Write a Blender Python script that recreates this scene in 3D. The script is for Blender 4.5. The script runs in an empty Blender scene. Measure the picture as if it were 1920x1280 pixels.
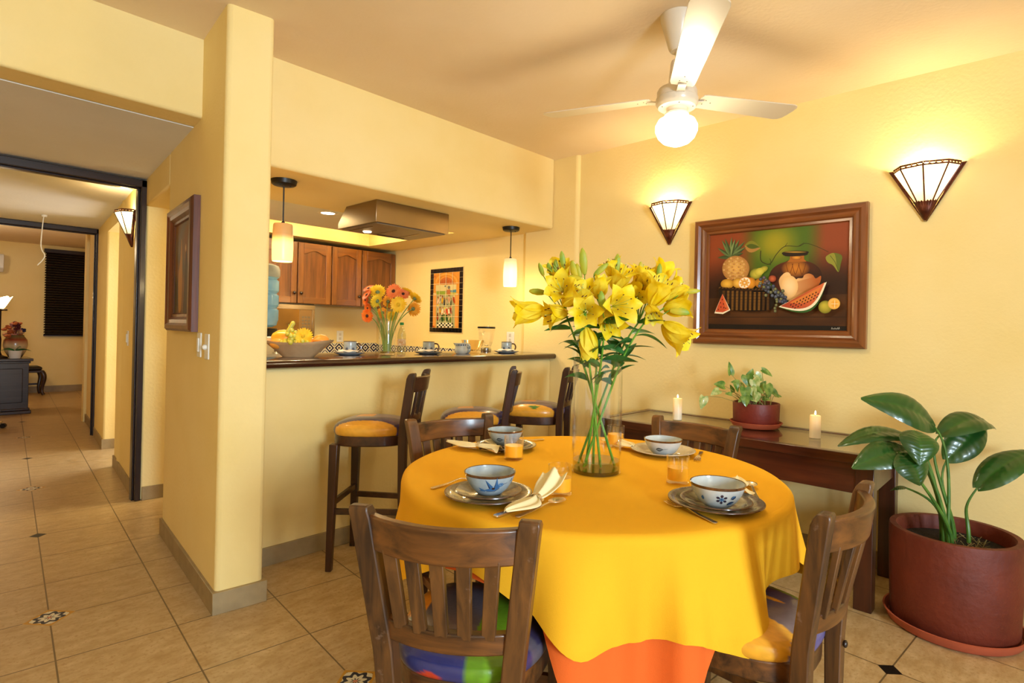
WALLC = ('#f1da9c', '#ecd28c'); CEILC = ('#eedabd', '#e8d2af')
COVE = 85; SCONCE_E = 5; SC_P = 8.5; PEND_P = 5; KIT_P = 38; KITA_P = 26; GLOBE_E = 9; GLOBE_P = 20
SKY_E = 1.4; DAY_P = 345; HALL_P = 30; SIDE_P = 26; EXPO = 0.02
import bpy, bmesh, math, random
from math import sin, cos, pi, sqrt, atan2, radians
from mathutils import Vector, Matrix, Euler
random.seed(7)
SC = bpy.context.scene
COL = SC.collection
V = Vector

# ------------------------------------------------------------------ camera
CAM = V((0, 0, 1.25))
FPX, CX, CY = 1067.46, 993.21, 615.78
RGT = V((0.6733029, -0.7390558, 0.0214417)); UP = V((-0.0162783, 0.0141755, 0.9997670)); FWD = V((0.7391875, 0.6734951, 0.0024862))
cd = bpy.data.cameras.new('camera'); cam = bpy.data.objects.new('camera', cd); COL.objects.link(cam)
M3 = Matrix((RGT, UP, -FWD)).transposed()
cam.matrix_world = Matrix.Translation(CAM) @ M3.to_4x4()
cd.sensor_width = 36.0; cd.lens = FPX * 36 / 1920
cd.shift_x = -(CX - 960) / 1920; cd.shift_y = (CY - 640) / 1920
cd.clip_start = 0.02; cd.clip_end = 200
SC.camera = cam

def at(px, py, depth):
    return CAM + depth * (FWD + RGT * ((px - CX) / FPX) - UP * ((py - CY) / FPX))
def atx(px, py, X):
    d = at(px, py, 1) - CAM; return CAM + d * (X / d.x)
def aty(px, py, Y):
    d = at(px, py, 1) - CAM; return CAM + d * (Y / d.y)

# ------------------------------------------------------------------ colours / materials
def lin(h):
    if isinstance(h, str):
        h = h.lstrip('#'); c = [int(h[i:i+2], 16) / 255 for i in (0, 2, 4)]
    else: c = [x / 255 for x in h]
    return tuple(x / 12.92 if x <= .04045 else ((x + .055) / 1.055) ** 2.4 for x in c) + (1.0,)

class NT:
    def __init__(s, m): s.t = m.node_tree; s.n = s.t.nodes; s.l = s.t.links
    def new(s, typ, **kw):
        n = s.n.new(typ)
        for k, v in kw.items():
            if k.startswith('i_'):
                key = k[2:]
                n.inputs[int(key) if key.isdigit() else key.replace('_', ' ')].default_value = v
            else: setattr(n, k, v)
        return n
    def link(s, a, b): s.l.new(a, b)
    def math(s, op, a, b=None, c=None):
        n = s.n.new('ShaderNodeMath'); n.operation = op
        for i, x in enumerate((a, b, c)):
            if x is None: continue
            if hasattr(x, 'is_output'): s.l.new(x, n.inputs[i])
            else: n.inputs[i].default_value = x
        return n.outputs[0]
    def mix(s, fac, a, b, blend='MIX'):
        n = s.n.new('ShaderNodeMix'); n.data_type = 'RGBA'; n.blend_type = blend
        for i, x in ((0, fac), (6, a), (7, b)):
            if hasattr(x, 'is_output'): s.l.new(x, n.inputs[i])
            else: n.inputs[i].default_value = x
        return n.outputs[2]
    def ramp(s, fac, stops):
        n = s.n.new('ShaderNodeValToRGB'); e = n.color_ramp.elements
        while len(e) < len(stops): e.new(.5)
        for q, (p, c) in zip(e, stops): q.position = p; q.color = c
        s.l.new(fac, n.inputs[0]); return n.outputs[0]

def newmat(name):
    m = bpy.data.materials.new(name); m.use_nodes = True
    t = NT(m); b = t.n.get('Principled BSDF'); return m, t, b

def coords(t, scale=(1, 1, 1), kind='Object'):
    tc = t.new('ShaderNodeTexCoord'); mp = t.new('ShaderNodeMapping'); mp.inputs['Scale'].default_value = scale
    t.link(tc.outputs[kind], mp.inputs[0]); return mp.outputs[0]

def M(name, col, rough=.5, metal=0, var=.0, vscale=8, bump=0, bscale=120, spec=.5, coat=0, trans=0, col2=None, sheen=0):
    m, t, b = newmat(name); c = lin(col)
    b.inputs['Roughness'].default_value = rough; b.inputs['Metallic'].default_value = metal
    b.inputs['Specular IOR Level'].default_value = spec; b.inputs['Coat Weight'].default_value = coat
    b.inputs['Coat Roughness'].default_value = .08
    b.inputs['Sheen Weight'].default_value = sheen
    if trans: b.inputs['Subsurface Weight'].default_value = trans; b.inputs['Subsurface Radius'].default_value = (.02, .01, .005)
    co = coords(t)
    n = t.new('ShaderNodeTexNoise', i_Scale=vscale, i_Detail=4); t.link(co, n.inputs['Vector'])
    c2 = lin(col2) if col2 else tuple(x * (1 - var) for x in c[:3]) + (1,)
    f = t.ramp(n.outputs[0], [(.35, (0, 0, 0, 1)), (.68, (1, 1, 1, 1))])
    t.link(t.mix(f, c, c2), b.inputs['Base Color'])
    if bump:
        n2 = t.new('ShaderNodeTexNoise', i_Scale=bscale, i_Detail=3); t.link(co, n2.inputs['Vector'])
        bp = t.new('ShaderNodeBump', i_Strength=bump, i_Distance=.01); t.link(n2.outputs[0], bp.inputs['Height']); t.link(bp.outputs[0], b.inputs['Normal'])
    return m

def wood(name, dark, light, axis='z', scale=1.0, rough=.45, coat=.15, wear=None, contrast=1.0):
    m, t, b = newmat(name)
    s = {'x': (1.6, 26, 26), 'y': (26, 1.6, 26), 'z': (26, 26, 1.6)}[axis]
    co = coords(t, tuple(q * scale for q in s))
    n = t.new('ShaderNodeTexNoise', i_Scale=1.0, i_Detail=6, i_Roughness=.62, i_Distortion=.6); t.link(co, n.inputs['Vector'])
    co2 = coords(t, tuple(q * scale * .25 for q in s))
    n2 = t.new('ShaderNodeTexNoise', i_Scale=1.0, i_Detail=3, i_Distortion=1.2); t.link(co2, n2.inputs['Vector'])
    mixf = t.math('ADD', t.math('MULTIPLY', n.outputs[0], .6), t.math('MULTIPLY', n2.outputs[0], .4))
    c = t.ramp(mixf, [(.5 - .16 / contrast, lin(dark)), (.5 + .16 / contrast, lin(light))])
    if wear:
        n3 = t.new('ShaderNodeTexNoise', i_Scale=9.0, i_Detail=5, i_Roughness=.7); t.link(coords(t), n3.inputs['Vector'])
        c = t.mix(t.ramp(n3.outputs[0], [(.60, (0, 0, 0, 1)), (.74, (1, 1, 1, 1))]), c, lin(wear))
    t.link(c, b.inputs['Base Color'])
    b.inputs['Roughness'].default_value = rough; b.inputs['Coat Weight'].default_value = coat; b.inputs['Coat Roughness'].default_value = .15
    bp = t.new('ShaderNodeBump', i_Strength=.12, i_Distance=.004); t.link(n.outputs[0], bp.inputs['Height']); t.link(bp.outputs[0], b.inputs['Normal'])
    return m

def attrmat(name, rough=.4, coat=0, spec=.5, bump=0):
    m, t, b = newmat(name); a = t.new('ShaderNodeAttribute'); a.attribute_name = 'paint'
    t.link(a.outputs['Color'], b.inputs['Base Color']); b.inputs['Roughness'].default_value = rough
    b.inputs['Coat Weight'].default_value = coat; b.inputs['Coat Roughness'].default_value = .12; b.inputs['Specular IOR Level'].default_value = spec
    if bump:
        n2 = t.new('ShaderNodeTexNoise', i_Scale=60, i_Detail=4); t.link(coords(t, (1, 1, 1)), n2.inputs['Vector'])
        bp = t.new('ShaderNodeBump', i_Strength=bump, i_Distance=.01); t.link(n2.outputs[0], bp.inputs['Height']); t.link(bp.outputs[0], b.inputs['Normal'])
    return m

def emit(name, col, strength, base='#ffffff', grad=None):
    m, t, b = newmat(name); b.inputs['Base Color'].default_value = lin(base); b.inputs['Roughness'].default_value = .35
    b.inputs['Emission Color'].default_value = lin(col); b.inputs['Emission Strength'].default_value = strength
    if grad:  # glow of a lit shade: strongest round the bulb inside
        co = coords(t); sx = t.new('ShaderNodeSeparateXYZ'); t.link(co, sx.inputs[0])
        mr = t.new('ShaderNodeMapRange'); mr.inputs[1].default_value = grad[0]; mr.inputs[2].default_value = grad[1]
        mr.inputs[3].default_value = grad[2]; mr.inputs[4].default_value = grad[3]; mr.interpolation_type = 'SMOOTHSTEP'
        t.link(sx.outputs[2], mr.inputs[0]); t.link(mr.outputs[0], b.inputs['Emission Strength'])
    return m

def thin_glass(name, tint='#ffffff', base=.05, edge=.75):
    m = bpy.data.materials.new(name); m.use_nodes = True; t = NT(m); t.n.clear()
    o = t.new('ShaderNodeOutputMaterial'); tr = t.new('ShaderNodeBsdfTransparent'); tr.inputs[0].default_value = lin(tint)
    g = t.new('ShaderNodeBsdfGlossy'); g.inputs['Roughness'].default_value = .03; g.inputs[0].default_value = (1, 1, 1, 1)
    lw = t.new('ShaderNodeLayerWeight'); lw.inputs[0].default_value = .5
    f = t.math('ADD', t.math('MULTIPLY', t.math('POWER', lw.outputs['Facing'], 4.0), edge), base)
    mx = t.new('ShaderNodeMixShader'); t.link(f, mx.inputs[0]); t.link(tr.outputs[0], mx.inputs[1]); t.link(g.outputs[0], mx.inputs[2])
    t.link(mx.outputs[0], o.inputs[0]); return m

def leafmat(name, c1, c2, rough=.4, translucent=.25, coat=0, vs=14):
    m, t, b = newmat(name); co = coords(t)
    n = t.new('ShaderNodeTexNoise', i_Scale=vs, i_Detail=3); t.link(co, n.inputs['Vector'])
    c = t.mix(t.ramp(n.outputs[0], [(.38, (0, 0, 0, 1)), (.64, (1, 1, 1, 1))]), lin(c1), lin(c2))
    t.link(c, b.inputs['Base Color']); b.inputs['Roughness'].default_value = rough; b.inputs['Coat Weight'].default_value = coat
    tl = t.new('ShaderNodeBsdfTranslucent'); t.link(c, tl.inputs[0])
    mx = t.new('ShaderNodeMixShader', i_0=translucent); o = t.n.get('Material Output')
    t.link(b.outputs[0], mx.inputs[1]); t.link(tl.outputs[0], mx.inputs[2]); t.link(mx.outputs[0], o.inputs[0]); return m

# ------------------------------------------------------------------ mesh builder
class MB:
    def __init__(s): s.v = []; s.f = []; s.m = []; s.c = {}
    def add(s, vs, fs, mi=0, cols=None):
        o = len(s.v); s.v += [V(p) for p in vs]
        for f in fs: s.f.append([o + i for i in f]); s.m.append(mi)
        if cols is not None:
            for i, c in enumerate(cols): s.c[o + i] = c
        return o
    def merge(s, o, mi=0): s.add(o.v, o.f, mi, [o.c.get(i, (1, 1, 1, 1)) for i in range(len(o.v))] if o.c else None); return s
    def mark(s): return len(s.v)
    def xf(s, mat, start=0):
        for i in range(start, len(s.v)): s.v[i] = mat @ s.v[i]
        return s
    def box(s, a, b, mi=0):
        (x0, y0, z0), (x1, y1, z1) = a, b
        s.add([(x0, y0, z0), (x1, y0, z0), (x1, y1, z0), (x0, y1, z0), (x0, y0, z1), (x1, y0, z1), (x1, y1, z1), (x0, y1, z1)],
              [(3, 2, 1, 0), (4, 5, 6, 7), (0, 1, 5, 4), (1, 2, 6, 5), (2, 3, 7, 6), (3, 0, 4, 7)], mi); return s
    def cbox(s, c, d, mi=0):
        return s.box([c[i] - d[i] / 2 for i in range(3)], [c[i] + d[i] / 2 for i in range(3)], mi)
    def quad(s, a, b, c, d, mi=0): s.add([a, b, c, d], [(0, 1, 2, 3)], mi); return s
    def loft(s, rings, mi=0, caps=True, closed=False):
        n = len(rings[0]); vs = [p for r in rings for p in r]; fs = []
        R = len(rings)
        for i in range(R if closed else R - 1):
            j = (i + 1) % R
            for k in range(n):
                l = (k + 1) % n; fs.append((i * n + k, i * n + l, j * n + l, j * n + k))
        if caps and not closed: fs += [tuple(reversed(range(n))), tuple((R - 1) * n + k for k in range(n))]
        s.add(vs, fs, mi); return s
    def post(s, pts, mi=0):   # pts: (x,y,z,w,d): horizontal rectangles stacked
        return s.loft([[(x - w/2, y - d/2, z), (x + w/2, y - d/2, z), (x + w/2, y + d/2, z), (x - w/2, y + d/2, z)] for x, y, z, w, d in pts], mi)
    def tube(s, pts, r, n=8, mi=0, caps=True, closed=False, sq=1.0):
        pts = [V(p) for p in pts]; L = len(pts)
        rr = r if isinstance(r, (list, tuple)) else [r] * L
        rings = []; nrm = None
        for i in range(L):
            if closed: t = pts[(i + 1) % L] - pts[i - 1]
            else: t = pts[min(i + 1, L - 1)] - pts[max(i - 1, 0)]
            t = t.normalized() if t.length > 1e-9 else V((0, 0, 1))
            if nrm is None:
                a = V((0, 0, 1)) if abs(t.z) < .9 else V((1, 0, 0)); nrm = t.cross(a).normalized()
            else:
                nrm = nrm - t * nrm.dot(t); nrm = nrm.normalized() if nrm.length > 1e-6 else t.orthogonal().normalized()
            b = t.cross(nrm)
            rings.append([pts[i] + (nrm * cos(2*pi*k/n) + b * sin(2*pi*k/n) * sq) * rr[i] for k in range(n)])
        return s.loft(rings, mi, caps, closed)
    def bar(s, p, q, w, h, mi=0, up=(0, 0, 1)):
        p, q = V(p), V(q); t = (q - p).normalized(); u = V(up)
        if abs(t.dot(u)) > .98: u = V((0, 1, 0))
        x = t.cross(u).normalized(); y = x.cross(t)
        rg = lambda c: [c - x*w/2 - y*h/2, c + x*w/2 - y*h/2, c + x*w/2 + y*h/2, c - x*w/2 + y*h/2]
        return s.loft([rg(p), rg(q)], mi)
    def lathe(s, prof, n=32, mi=0, c=(0, 0, 0), sx=1, sy=1, mis=None):
        c = V(c); vs = []; fs = []; ms = []; idx = []
        for r, z in prof:
            if r < 1e-6: idx.append([len(vs)]); vs.append(c + V((0, 0, z)))
            else:
                idx.append(list(range(len(vs), len(vs) + n)))
                vs += [c + V((r * cos(2*pi*k/n) * sx, r * sin(2*pi*k/n) * sy, z)) for k in range(n)]
        for i in range(len(prof) - 1):
            a, b = idx[i], idx[i + 1]; q = mis[i] if mis else mi
            for k in range(n):
                l = (k + 1) % n
                if len(a) == 1 and len(b) == 1: continue
                if len(a) == 1: fs.append((a[0], b[l], b[k])); ms.append(q)
                elif len(b) == 1: fs.append((a[k], a[l], b[0])); ms.append(q)
                else: fs.append((a[k], a[l], b[l], b[k])); ms.append(q)
        o = len(s.v); s.v += vs
        for f, q in zip(fs, ms): s.f.append([o + i for i in f]); s.m.append(q)
        return s
    def grid(s, fn, nu, nv, mi=0, wrap=False, colfn=None, mifn=None):
        vs = []; cols = []
        for i in range(nu + (0 if wrap else 1)):
            for j in range(nv + 1):
                u, w = i / nu, j / nv; vs.append(fn(u, w))
                if colfn: cols.append(colfn(u, w))
        o = len(s.v); s.v += [V(p) for p in vs]
        if colfn:
            for i, c in enumerate(cols): s.c[o + i] = c
        W = nv + 1
        for i in range(nu):
            a = i; b = (i + 1) % nu if wrap else i + 1
            for j in range(nv):
                s.f.append([o + a*W + j, o + b*W + j, o + b*W + j + 1, o + a*W + j + 1])
                s.m.append(mifn((i + .5) / nu, (j + .5) / nv) if mifn else mi)
        return s
    def prism(s, poly, z0, z1, mi=0):
        return s.loft([[(x, y, z0) for x, y in poly], [(x, y, z1) for x, y in poly]], mi)
    def ell(s, c, r, n=16, m=10, mi=0):
        c = V(c)
        if not isinstance(r, (tuple, list)): r = (r, r, r)
        st = s.mark(); s.lathe([(sin(pi*i/m), -cos(pi*i/m)) if 0 < i < m else (0, -cos(pi*i/m)) for i in range(m + 1)], n, mi)
        for i in range(st, len(s.v)): p = s.v[i]; s.v[i] = c + V((p.x*r[0], p.y*r[1], p.z*r[2]))
        return s
    def build(s, name, mats, parent=None, loc=None, rotz=None, smooth=True, bevel=0, segs=2, sub=0, solid=0, ang=38, offset=-1):
        me = bpy.data.meshes.new(name); me.from_pydata([tuple(p) for p in s.v], [], s.f)
        if not isinstance(mats, (list, tuple)): mats = [mats]
        for m in mats: me.materials.append(m)
        me.polygons.foreach_set('material_index', s.m)
        if s.c:
            a = me.color_attributes.new('paint', 'FLOAT_COLOR', 'POINT')
            for i in range(len(s.v)): a.data[i].color = s.c.get(i, (1, 1, 1, 1))
        bm = bmesh.new(); bm.from_mesh(me)
        if not s.c: bmesh.ops.recalc_face_normals(bm, faces=bm.faces)
        if smooth:
            for f in bm.faces: f.smooth = True
            A = radians(ang)
            for e in bm.edges:
                e.smooth = not (len(e.link_faces) == 2 and e.calc_face_angle(0) > A)
        bm.to_mesh(me); bm.free()
        o = bpy.data.objects.new(name, me); COL.objects.link(o)
        if parent is not None: o.parent = parent
        if loc is not None: o.location = loc
        if rotz is not None: o.rotation_euler = (0, 0, rotz)
        if bevel:
            b = o.modifiers.new('bevel', 'BEVEL'); b.width = bevel; b.segments = segs; b.limit_method = 'ANGLE'; b.angle_limit = radians(40); b.harden_normals = False
        if solid:
            q = o.modifiers.new('solid', 'SOLIDIFY'); q.thickness = solid; q.offset = offset
        if sub:
            q = o.modifiers.new('sub', 'SUBSURF'); q.levels = sub; q.render_levels = sub
        return o

def thing(name, label, cat, loc=(0, 0, 0), rotz=0, group=None):
    o = bpy.data.objects.new(name, None); COL.objects.link(o); o.location = loc; o.rotation_euler = (0, 0, rotz)
    o.empty_display_size = .05
    return tag(o, label, cat, group)
def tag(o, label, cat, group=None):
    o['label'] = label; o['category'] = cat
    if group: o['group'] = group
    return o
def struct(name, mb, mats, **kw):
    o = mb.build(name, mats, **kw); o['kind'] = 'structure'; return o
def copy_tree(o, parent=None):
    c = o.copy(); COL.objects.link(c)
    if parent is not None: c.parent = parent
    for ch in [q for q in o.children]: copy_tree(ch, c)
    return c
def dup(root, loc, rotz=0, label=None, group=None):
    c = copy_tree(root); c.location = loc; c.rotation_euler = (0, 0, rotz)
    if label: c['label'] = label
    if group: c['group'] = group
    return c
def frame_to(direction, up=(0, 0, 1)):
    """matrix whose Z axis points along direction"""
    z = V(direction).normalized(); u = V(up)
    if abs(z.dot(u)) > .97: u = V((1, 0, 0))
    x = u.cross(z).normalized(); y = z.cross(x)
    return Matrix((x, y, z)).transposed().to_4x4()
def bez(p0, p1, p2, p3, n=12):
    p0, p1, p2, p3 = V(p0), V(p1), V(p2), V(p3)
    return [p0*(1-t)**3 + p1*3*t*(1-t)**2 + p2*3*t*t*(1-t) + p3*t**3 for t in [i / n for i in range(n + 1)]]
def bez2(p0, p1, p2, n=10):
    p0, p1, p2 = V(p0), V(p1), V(p2)
    return [p0*(1-t)**2 + p1*2*t*(1-t) + p2*t*t for t in [i / n for i in range(n + 1)]]

class Art:
    """flat painting made of layered coloured patches; coordinates are mapped by fn(x,y)->3D, each layer lifted along nrm"""
    def __init__(s, fn, nrm, lift=.00012): s.mb = MB(); s.fn = fn; s.n = V(nrm) if nrm is not None else None; s.lift = lift; s.k = 0
    def _p(s, x, y):
        p = V(s.fn(x, y)); return p + s.n * (s.lift * s.k) if s.n is not None else p
    def poly(s, pts, col):
        s.k += 1; f = col if callable(col) else (lambda x, y: col)
        if s.n is None:      # on a curved surface: cut into small facets that follow it
            L = []
            for a, b in zip(pts, list(pts[1:]) + [pts[0]]): L += [(a[0] + (b[0]-a[0])*i/4, a[1] + (b[1]-a[1])*i/4) for i in range(4)]
            cx, cy = sum(q[0] for q in L)/len(L), sum(q[1] for q in L)/len(L); n = len(L); R = 5
            P = [(cx, cy)] + [(cx + (x-cx)*r/R, cy + (y-cy)*r/R) for r in range(1, R+1) for x, y in L]
            F = [(0, 1+k, 1+(k+1)%n) for k in range(n)] + [(1+r*n+k, 1+(r+1)*n+k, 1+(r+1)*n+(k+1)%n, 1+r*n+(k+1)%n) for r in range(R-1) for k in range(n)]
            s.mb.add([s._p(*q) for q in P], F, 0, [lin(f(*q)) for q in P]); return
        s.mb.add([s._p(x, y) for x, y in pts], [tuple(range(len(pts)))], 0, [lin(f(x, y)) for x, y in pts])
    def gridpatch(s, quad, nu, nv, colfn):
        s.k += 1; (a, b, c, d) = quad
        def P(u, v): return tuple((a[i]*(1-u) + b[i]*u)*(1-v) + (d[i]*(1-u) + c[i]*u)*v for i in (0, 1))
        s.mb.grid(lambda u, v: s._p(*P(u, v)), nu, nv, 0, colfn=lambda u, v: lin(colfn(u, v)))
    def ell(s, cx, cy, rx, ry, c_in, c_out=None, rot=0, n=28, off=(0, 0), rings=5):
        s.k += 1; c_out = c_out or c_in; ci, co = lin(c_in), lin(c_out); cr, sr = cos(rot), sin(rot)
        vs = [s._p(cx + off[0], cy + off[1])]; cols = [ci]; fs = []
        for r in range(1, rings + 1):
            q = r / rings
            for k in range(n):
                a = 2*pi*k/n; ex, ey = rx*cos(a)*q, ry*sin(a)*q
                vs.append(s._p(cx + off[0]*(1-q) + ex*cr - ey*sr, cy + off[1]*(1-q) + ex*sr + ey*cr))
                cols.append(tuple(ci[i]*(1-q**1.5) + co[i]*q**1.5 for i in range(4)))
        for k in range(n): fs.append((0, 1 + k, 1 + (k+1) % n))
        for r in range(rings - 1):
            for k in range(n):
                a, b = 1 + r*n, 1 + (r+1)*n; l = (k+1) % n; fs.append((a + k, b + k, b + l, a + l))
        s.mb.add(vs, fs, 0, cols)
    def line(s, pts, w, col, w1=None):
        s.k += 1; L = []; Rr = []; n = len(pts); w1 = w if w1 is None else w1
        for i in range(n):
            a = pts[max(i-1, 0)]; b = pts[min(i+1, n-1)]; dx, dy = b[0]-a[0], b[1]-a[1]; d = sqrt(dx*dx+dy*dy) or 1
            q = (w + (w1 - w) * i / max(n-1, 1)) / 2; L.append((pts[i][0] - dy/d*q, pts[i][1] + dx/d*q)); Rr.append((pts[i][0] + dy/d*q, pts[i][1] - dx/d*q))
        vs = [s._p(*p) for p in L] + [s._p(*p) for p in Rr]
        s.mb.add(vs, [(i, i+1, n+i+1, n+i) for i in range(n-1)], 0, [lin(col)] * (2*n))
    def leaf(s, x0, y0, x1, y1, w, col, col2=None):
        n = 8; dx, dy = x1-x0, y1-y0; d = sqrt(dx*dx+dy*dy); nx, ny = -dy/d, dx/d
        up = [(x0+dx*t + nx*w*sin(pi*t**.8), y0+dy*t + ny*w*sin(pi*t**.8)) for t in [i/n for i in range(n+1)]]
        dn = [(x0+dx*t - nx*w*sin(pi*t**.8), y0+dy*t - ny*w*sin(pi*t**.8)) for t in [i/n for i in range(n-1, 0, -1)]]
        s.poly(up + dn, col)
        if col2: s.poly(up + [(x0+dx*t, y0+dy*t) for t in [i/n for i in range(n-1, 0, -1)]], col2)
def spl(pts, n=6, closed=False):
    """Catmull-Rom through 2D points"""
    out = []; L = len(pts); rg = range(L if closed else L - 1)
    for i in rg:
        p = [pts[(i+k) % L] if closed else pts[min(max(i+k, 0), L-1)] for k in (-1, 0, 1, 2)]
        for j in range(n):
            t = j / n
            out.append(tuple(.5*(2*p[1][a] + (p[2][a]-p[0][a])*t + (2*p[0][a]-5*p[1][a]+4*p[2][a]-p[3][a])*t*t + (3*p[1][a]-p[0][a]-3*p[2][a]+p[3][a])*t**3) for a in range(len(p[0]))))
    if not closed: out.append(tuple(pts[-1]))
    return out
# ------------------------------------------------------------------ shared materials
def plaster(name, col, col2, bump=.15):
    return M(name, col, .85, var=.05, vscale=1.6, col2=col2, bump=bump, bscale=55, spec=.25)
PLASTER = plaster('yellow plaster', WALLC[0], WALLC[1])
CEIL = plaster('cream ceiling paint', CEILC[0], CEILC[1])
CEILG = plaster('white ceiling paint', '#e6e4e0', '#dfdcd6')
STONE = M('stone baseboard', '#a08a63', .55, var=.2, vscale=14, bump=.1, bscale=90)
WHITEP = M('white plastic', '#e9e6dd', .35)
BLACK = M('black metal', '#17130f', .4, metal=.3)
CHROME = M('chrome', '#d8d8d6', .12, metal=1)
STEEL = M('brushed steel', '#94836f', .24, metal=1, var=.06, vscale=3)
DOORWOOD = wood('dark door wood', '#150c08', '#33201a', 'z', rough=.35, coat=.3)
DOORWOODX = wood('dark door wood across', '#150c08', '#33201a', 'x', rough=.35, coat=.3)

# floor : 40 cm travertine tiles with black and painted inserts at every second/third crossing
def floor_mat():
    m, t, b = newmat('travertine floor tile')
    tc = t.new('ShaderNodeTexCoord'); sep = t.new('ShaderNodeSeparateXYZ'); t.link(tc.outputs['Object'], sep.inputs[0])
    ang, A, B, ox, oy = radians(-5.12), .3868, .4105, .4290, 3.0838
    X = t.math('SUBTRACT', sep.outputs[0], ox); Y = t.math('SUBTRACT', sep.outputs[1], oy)
    u = t.math('DIVIDE', t.math('ADD', t.math('MULTIPLY', X, cos(ang)), t.math('MULTIPLY', Y, sin(ang))), A)
    v = t.math('DIVIDE', t.math('SUBTRACT', t.math('MULTIPLY', X, sin(ang)), t.math('MULTIPLY', Y, cos(ang))), B)
    du = t.math('ABSOLUTE', t.math('SUBTRACT', t.math('FRACT', t.math('ADD', u, 100.5)), .5))
    dv = t.math('ABSOLUTE', t.math('SUBTRACT', t.math('FRACT', t.math('ADD', v, 100.5)), .5))
    grout = t.math('LESS_THAN', t.math('MINIMUM', du, dv), .0072)
    iu = t.math('FLOOR', t.math('ADD', u, 100.0)); iv = t.math('FLOOR', t.math('ADD', v, 100.0))
    cmb = t.new('ShaderNodeCombineXYZ'); t.link(iu, cmb.inputs[0]); t.link(iv, cmb.inputs[1])
    wn = t.new('ShaderNodeTexWhiteNoise'); t.link(cmb.outputs[0], wn.inputs[0])
    n1 = t.new('ShaderNodeTexNoise', i_Scale=7, i_Detail=7, i_Roughness=.65); t.link(coords(t, (1.6, 3.2, 1)), n1.inputs['Vector'])
    n2 = t.new('ShaderNodeTexNoise', i_Scale=60, i_Detail=4, i_Roughness=.7); t.link(coords(t), n2.inputs['Vector'])
    c = t.ramp(n1.outputs[0], [(.33, lin('#a98a5a')), (.68, lin('#c6ab80'))])
    c = t.mix(t.ramp(n2.outputs[0], [(.33, (1, 1, 1, 1)), (.47, (0, 0, 0, 1))]), c, lin('#a88655'))
    tint = t.math('ADD', t.math('MULTIPLY', wn.outputs[0], .12), .92)
    c = t.mix(1.0, c, tint, 'MULTIPLY') if False else c
    c = t.mix(grout, c, lin('#6f5a3c'))
    # inserts
    U2 = t.math('DIVIDE', u, 2.0); V3 = t.math('DIVIDE', v, 3.0)
    cu = t.math('ROUND', U2); cv = t.math('ROUND', V3)
    eu = t.math('MULTIPLY', t.math('ABSOLUTE', t.math('SUBTRACT', U2, cu)), 2 * A)
    ev = t.math('MULTIPLY', t.math('ABSOLUTE', t.math('SUBTRACT', V3, cv)), 3 * B)
    dsum = t.math('ADD', eu, ev)
    par = t.math('ABSOLUTE', t.math('MODULO', t.math('ADD', t.math('ADD', cu, cv), 100.0), 2.0))   # 0 painted, 1 black
    isb = t.math('GREATER_THAN', par, .5)
    blk = t.math('MULTIPLY', isb, t.math('LESS_THAN', dsum, .042))
    med = t.math('MULTIPLY', t.math('SUBTRACT', 1.0, isb), t.math('LESS_THAN', dsum, .086))
    rr = t.math('SQRT', t.math('ADD', t.math('MULTIPLY', eu, eu), t.math('MULTIPLY', ev, ev)))
    th = t.math('ARCTAN2', eu, ev)
    pet = t.math('ADD', .5, t.math('MULTIPLY', t.math('COSINE', t.math('MULTIPLY', th, 8.0)), .5))
    k = t.math('ADD', t.math('MULTIPLY', rr, 160.0), t.math('MULTIPLY', pet, 2.4))
    ringpat = t.math('GREATER_THAN', t.math('SINE', k), .15)
    mc = t.mix(ringpat, lin('#d9cfb2'), lin('#141b33'))
    mc = t.mix(t.math('GREATER_THAN', t.math('ADD', dsum, t.math('MULTIPLY', pet, .006)), .074), mc, lin('#c08a25'))
    mc = t.mix(t.math('LESS_THAN', rr, .008), mc, lin('#c77b5a'))
    c = t.mix(med, c, mc); c = t.mix(blk, c, lin('#0b0a0a'))
    t.link(c, b.inputs['Base Color']); b.inputs['Roughness'].default_value = .32
    rn = t.math('ADD', .25, t.math('MULTIPLY', n1.outputs[0], .22)); t.link(rn, b.inputs['Roughness'])
    h = t.math('SUBTRACT', t.math('MULTIPLY', n2.outputs[0], .15), grout)
    bp = t.new('ShaderNodeBump', i_Strength=.25, i_Distance=.002); t.link(h, bp.inputs['Height']); t.link(bp.outputs[0], b.inputs['Normal'])
    return m
FLOOR = floor_mat()
struct('floor', MB().box((-3.6, -3.6, -.08), (4.2, 13.2, 0)), FLOOR)

CH = 2.632   # dining ceiling
RX = 3.564; BY = 2.982
def beveled(name, mb, mats=None, w=.018): return struct(name, mb, mats or PLASTER, bevel=w, segs=3)
# dining room
struct('wall_right', MB().box((RX, -3.6, 0), (RX + .15, 5.75, CH + .1)), PLASTER)
beveled('wall_right_pier', MB().box((3.535, 2.74, 0), (RX + .05, 3.31, CH + .05)), w=.026)
beveled('wall_bar', MB().box((1.07, BY, 0), (3.535, BY + .13, 1.02)))
beveled('wall_bar_header', MB().box((1.07, BY, 2.071), (3.535, BY + .16, CH + .04)), w=.02)
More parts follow.
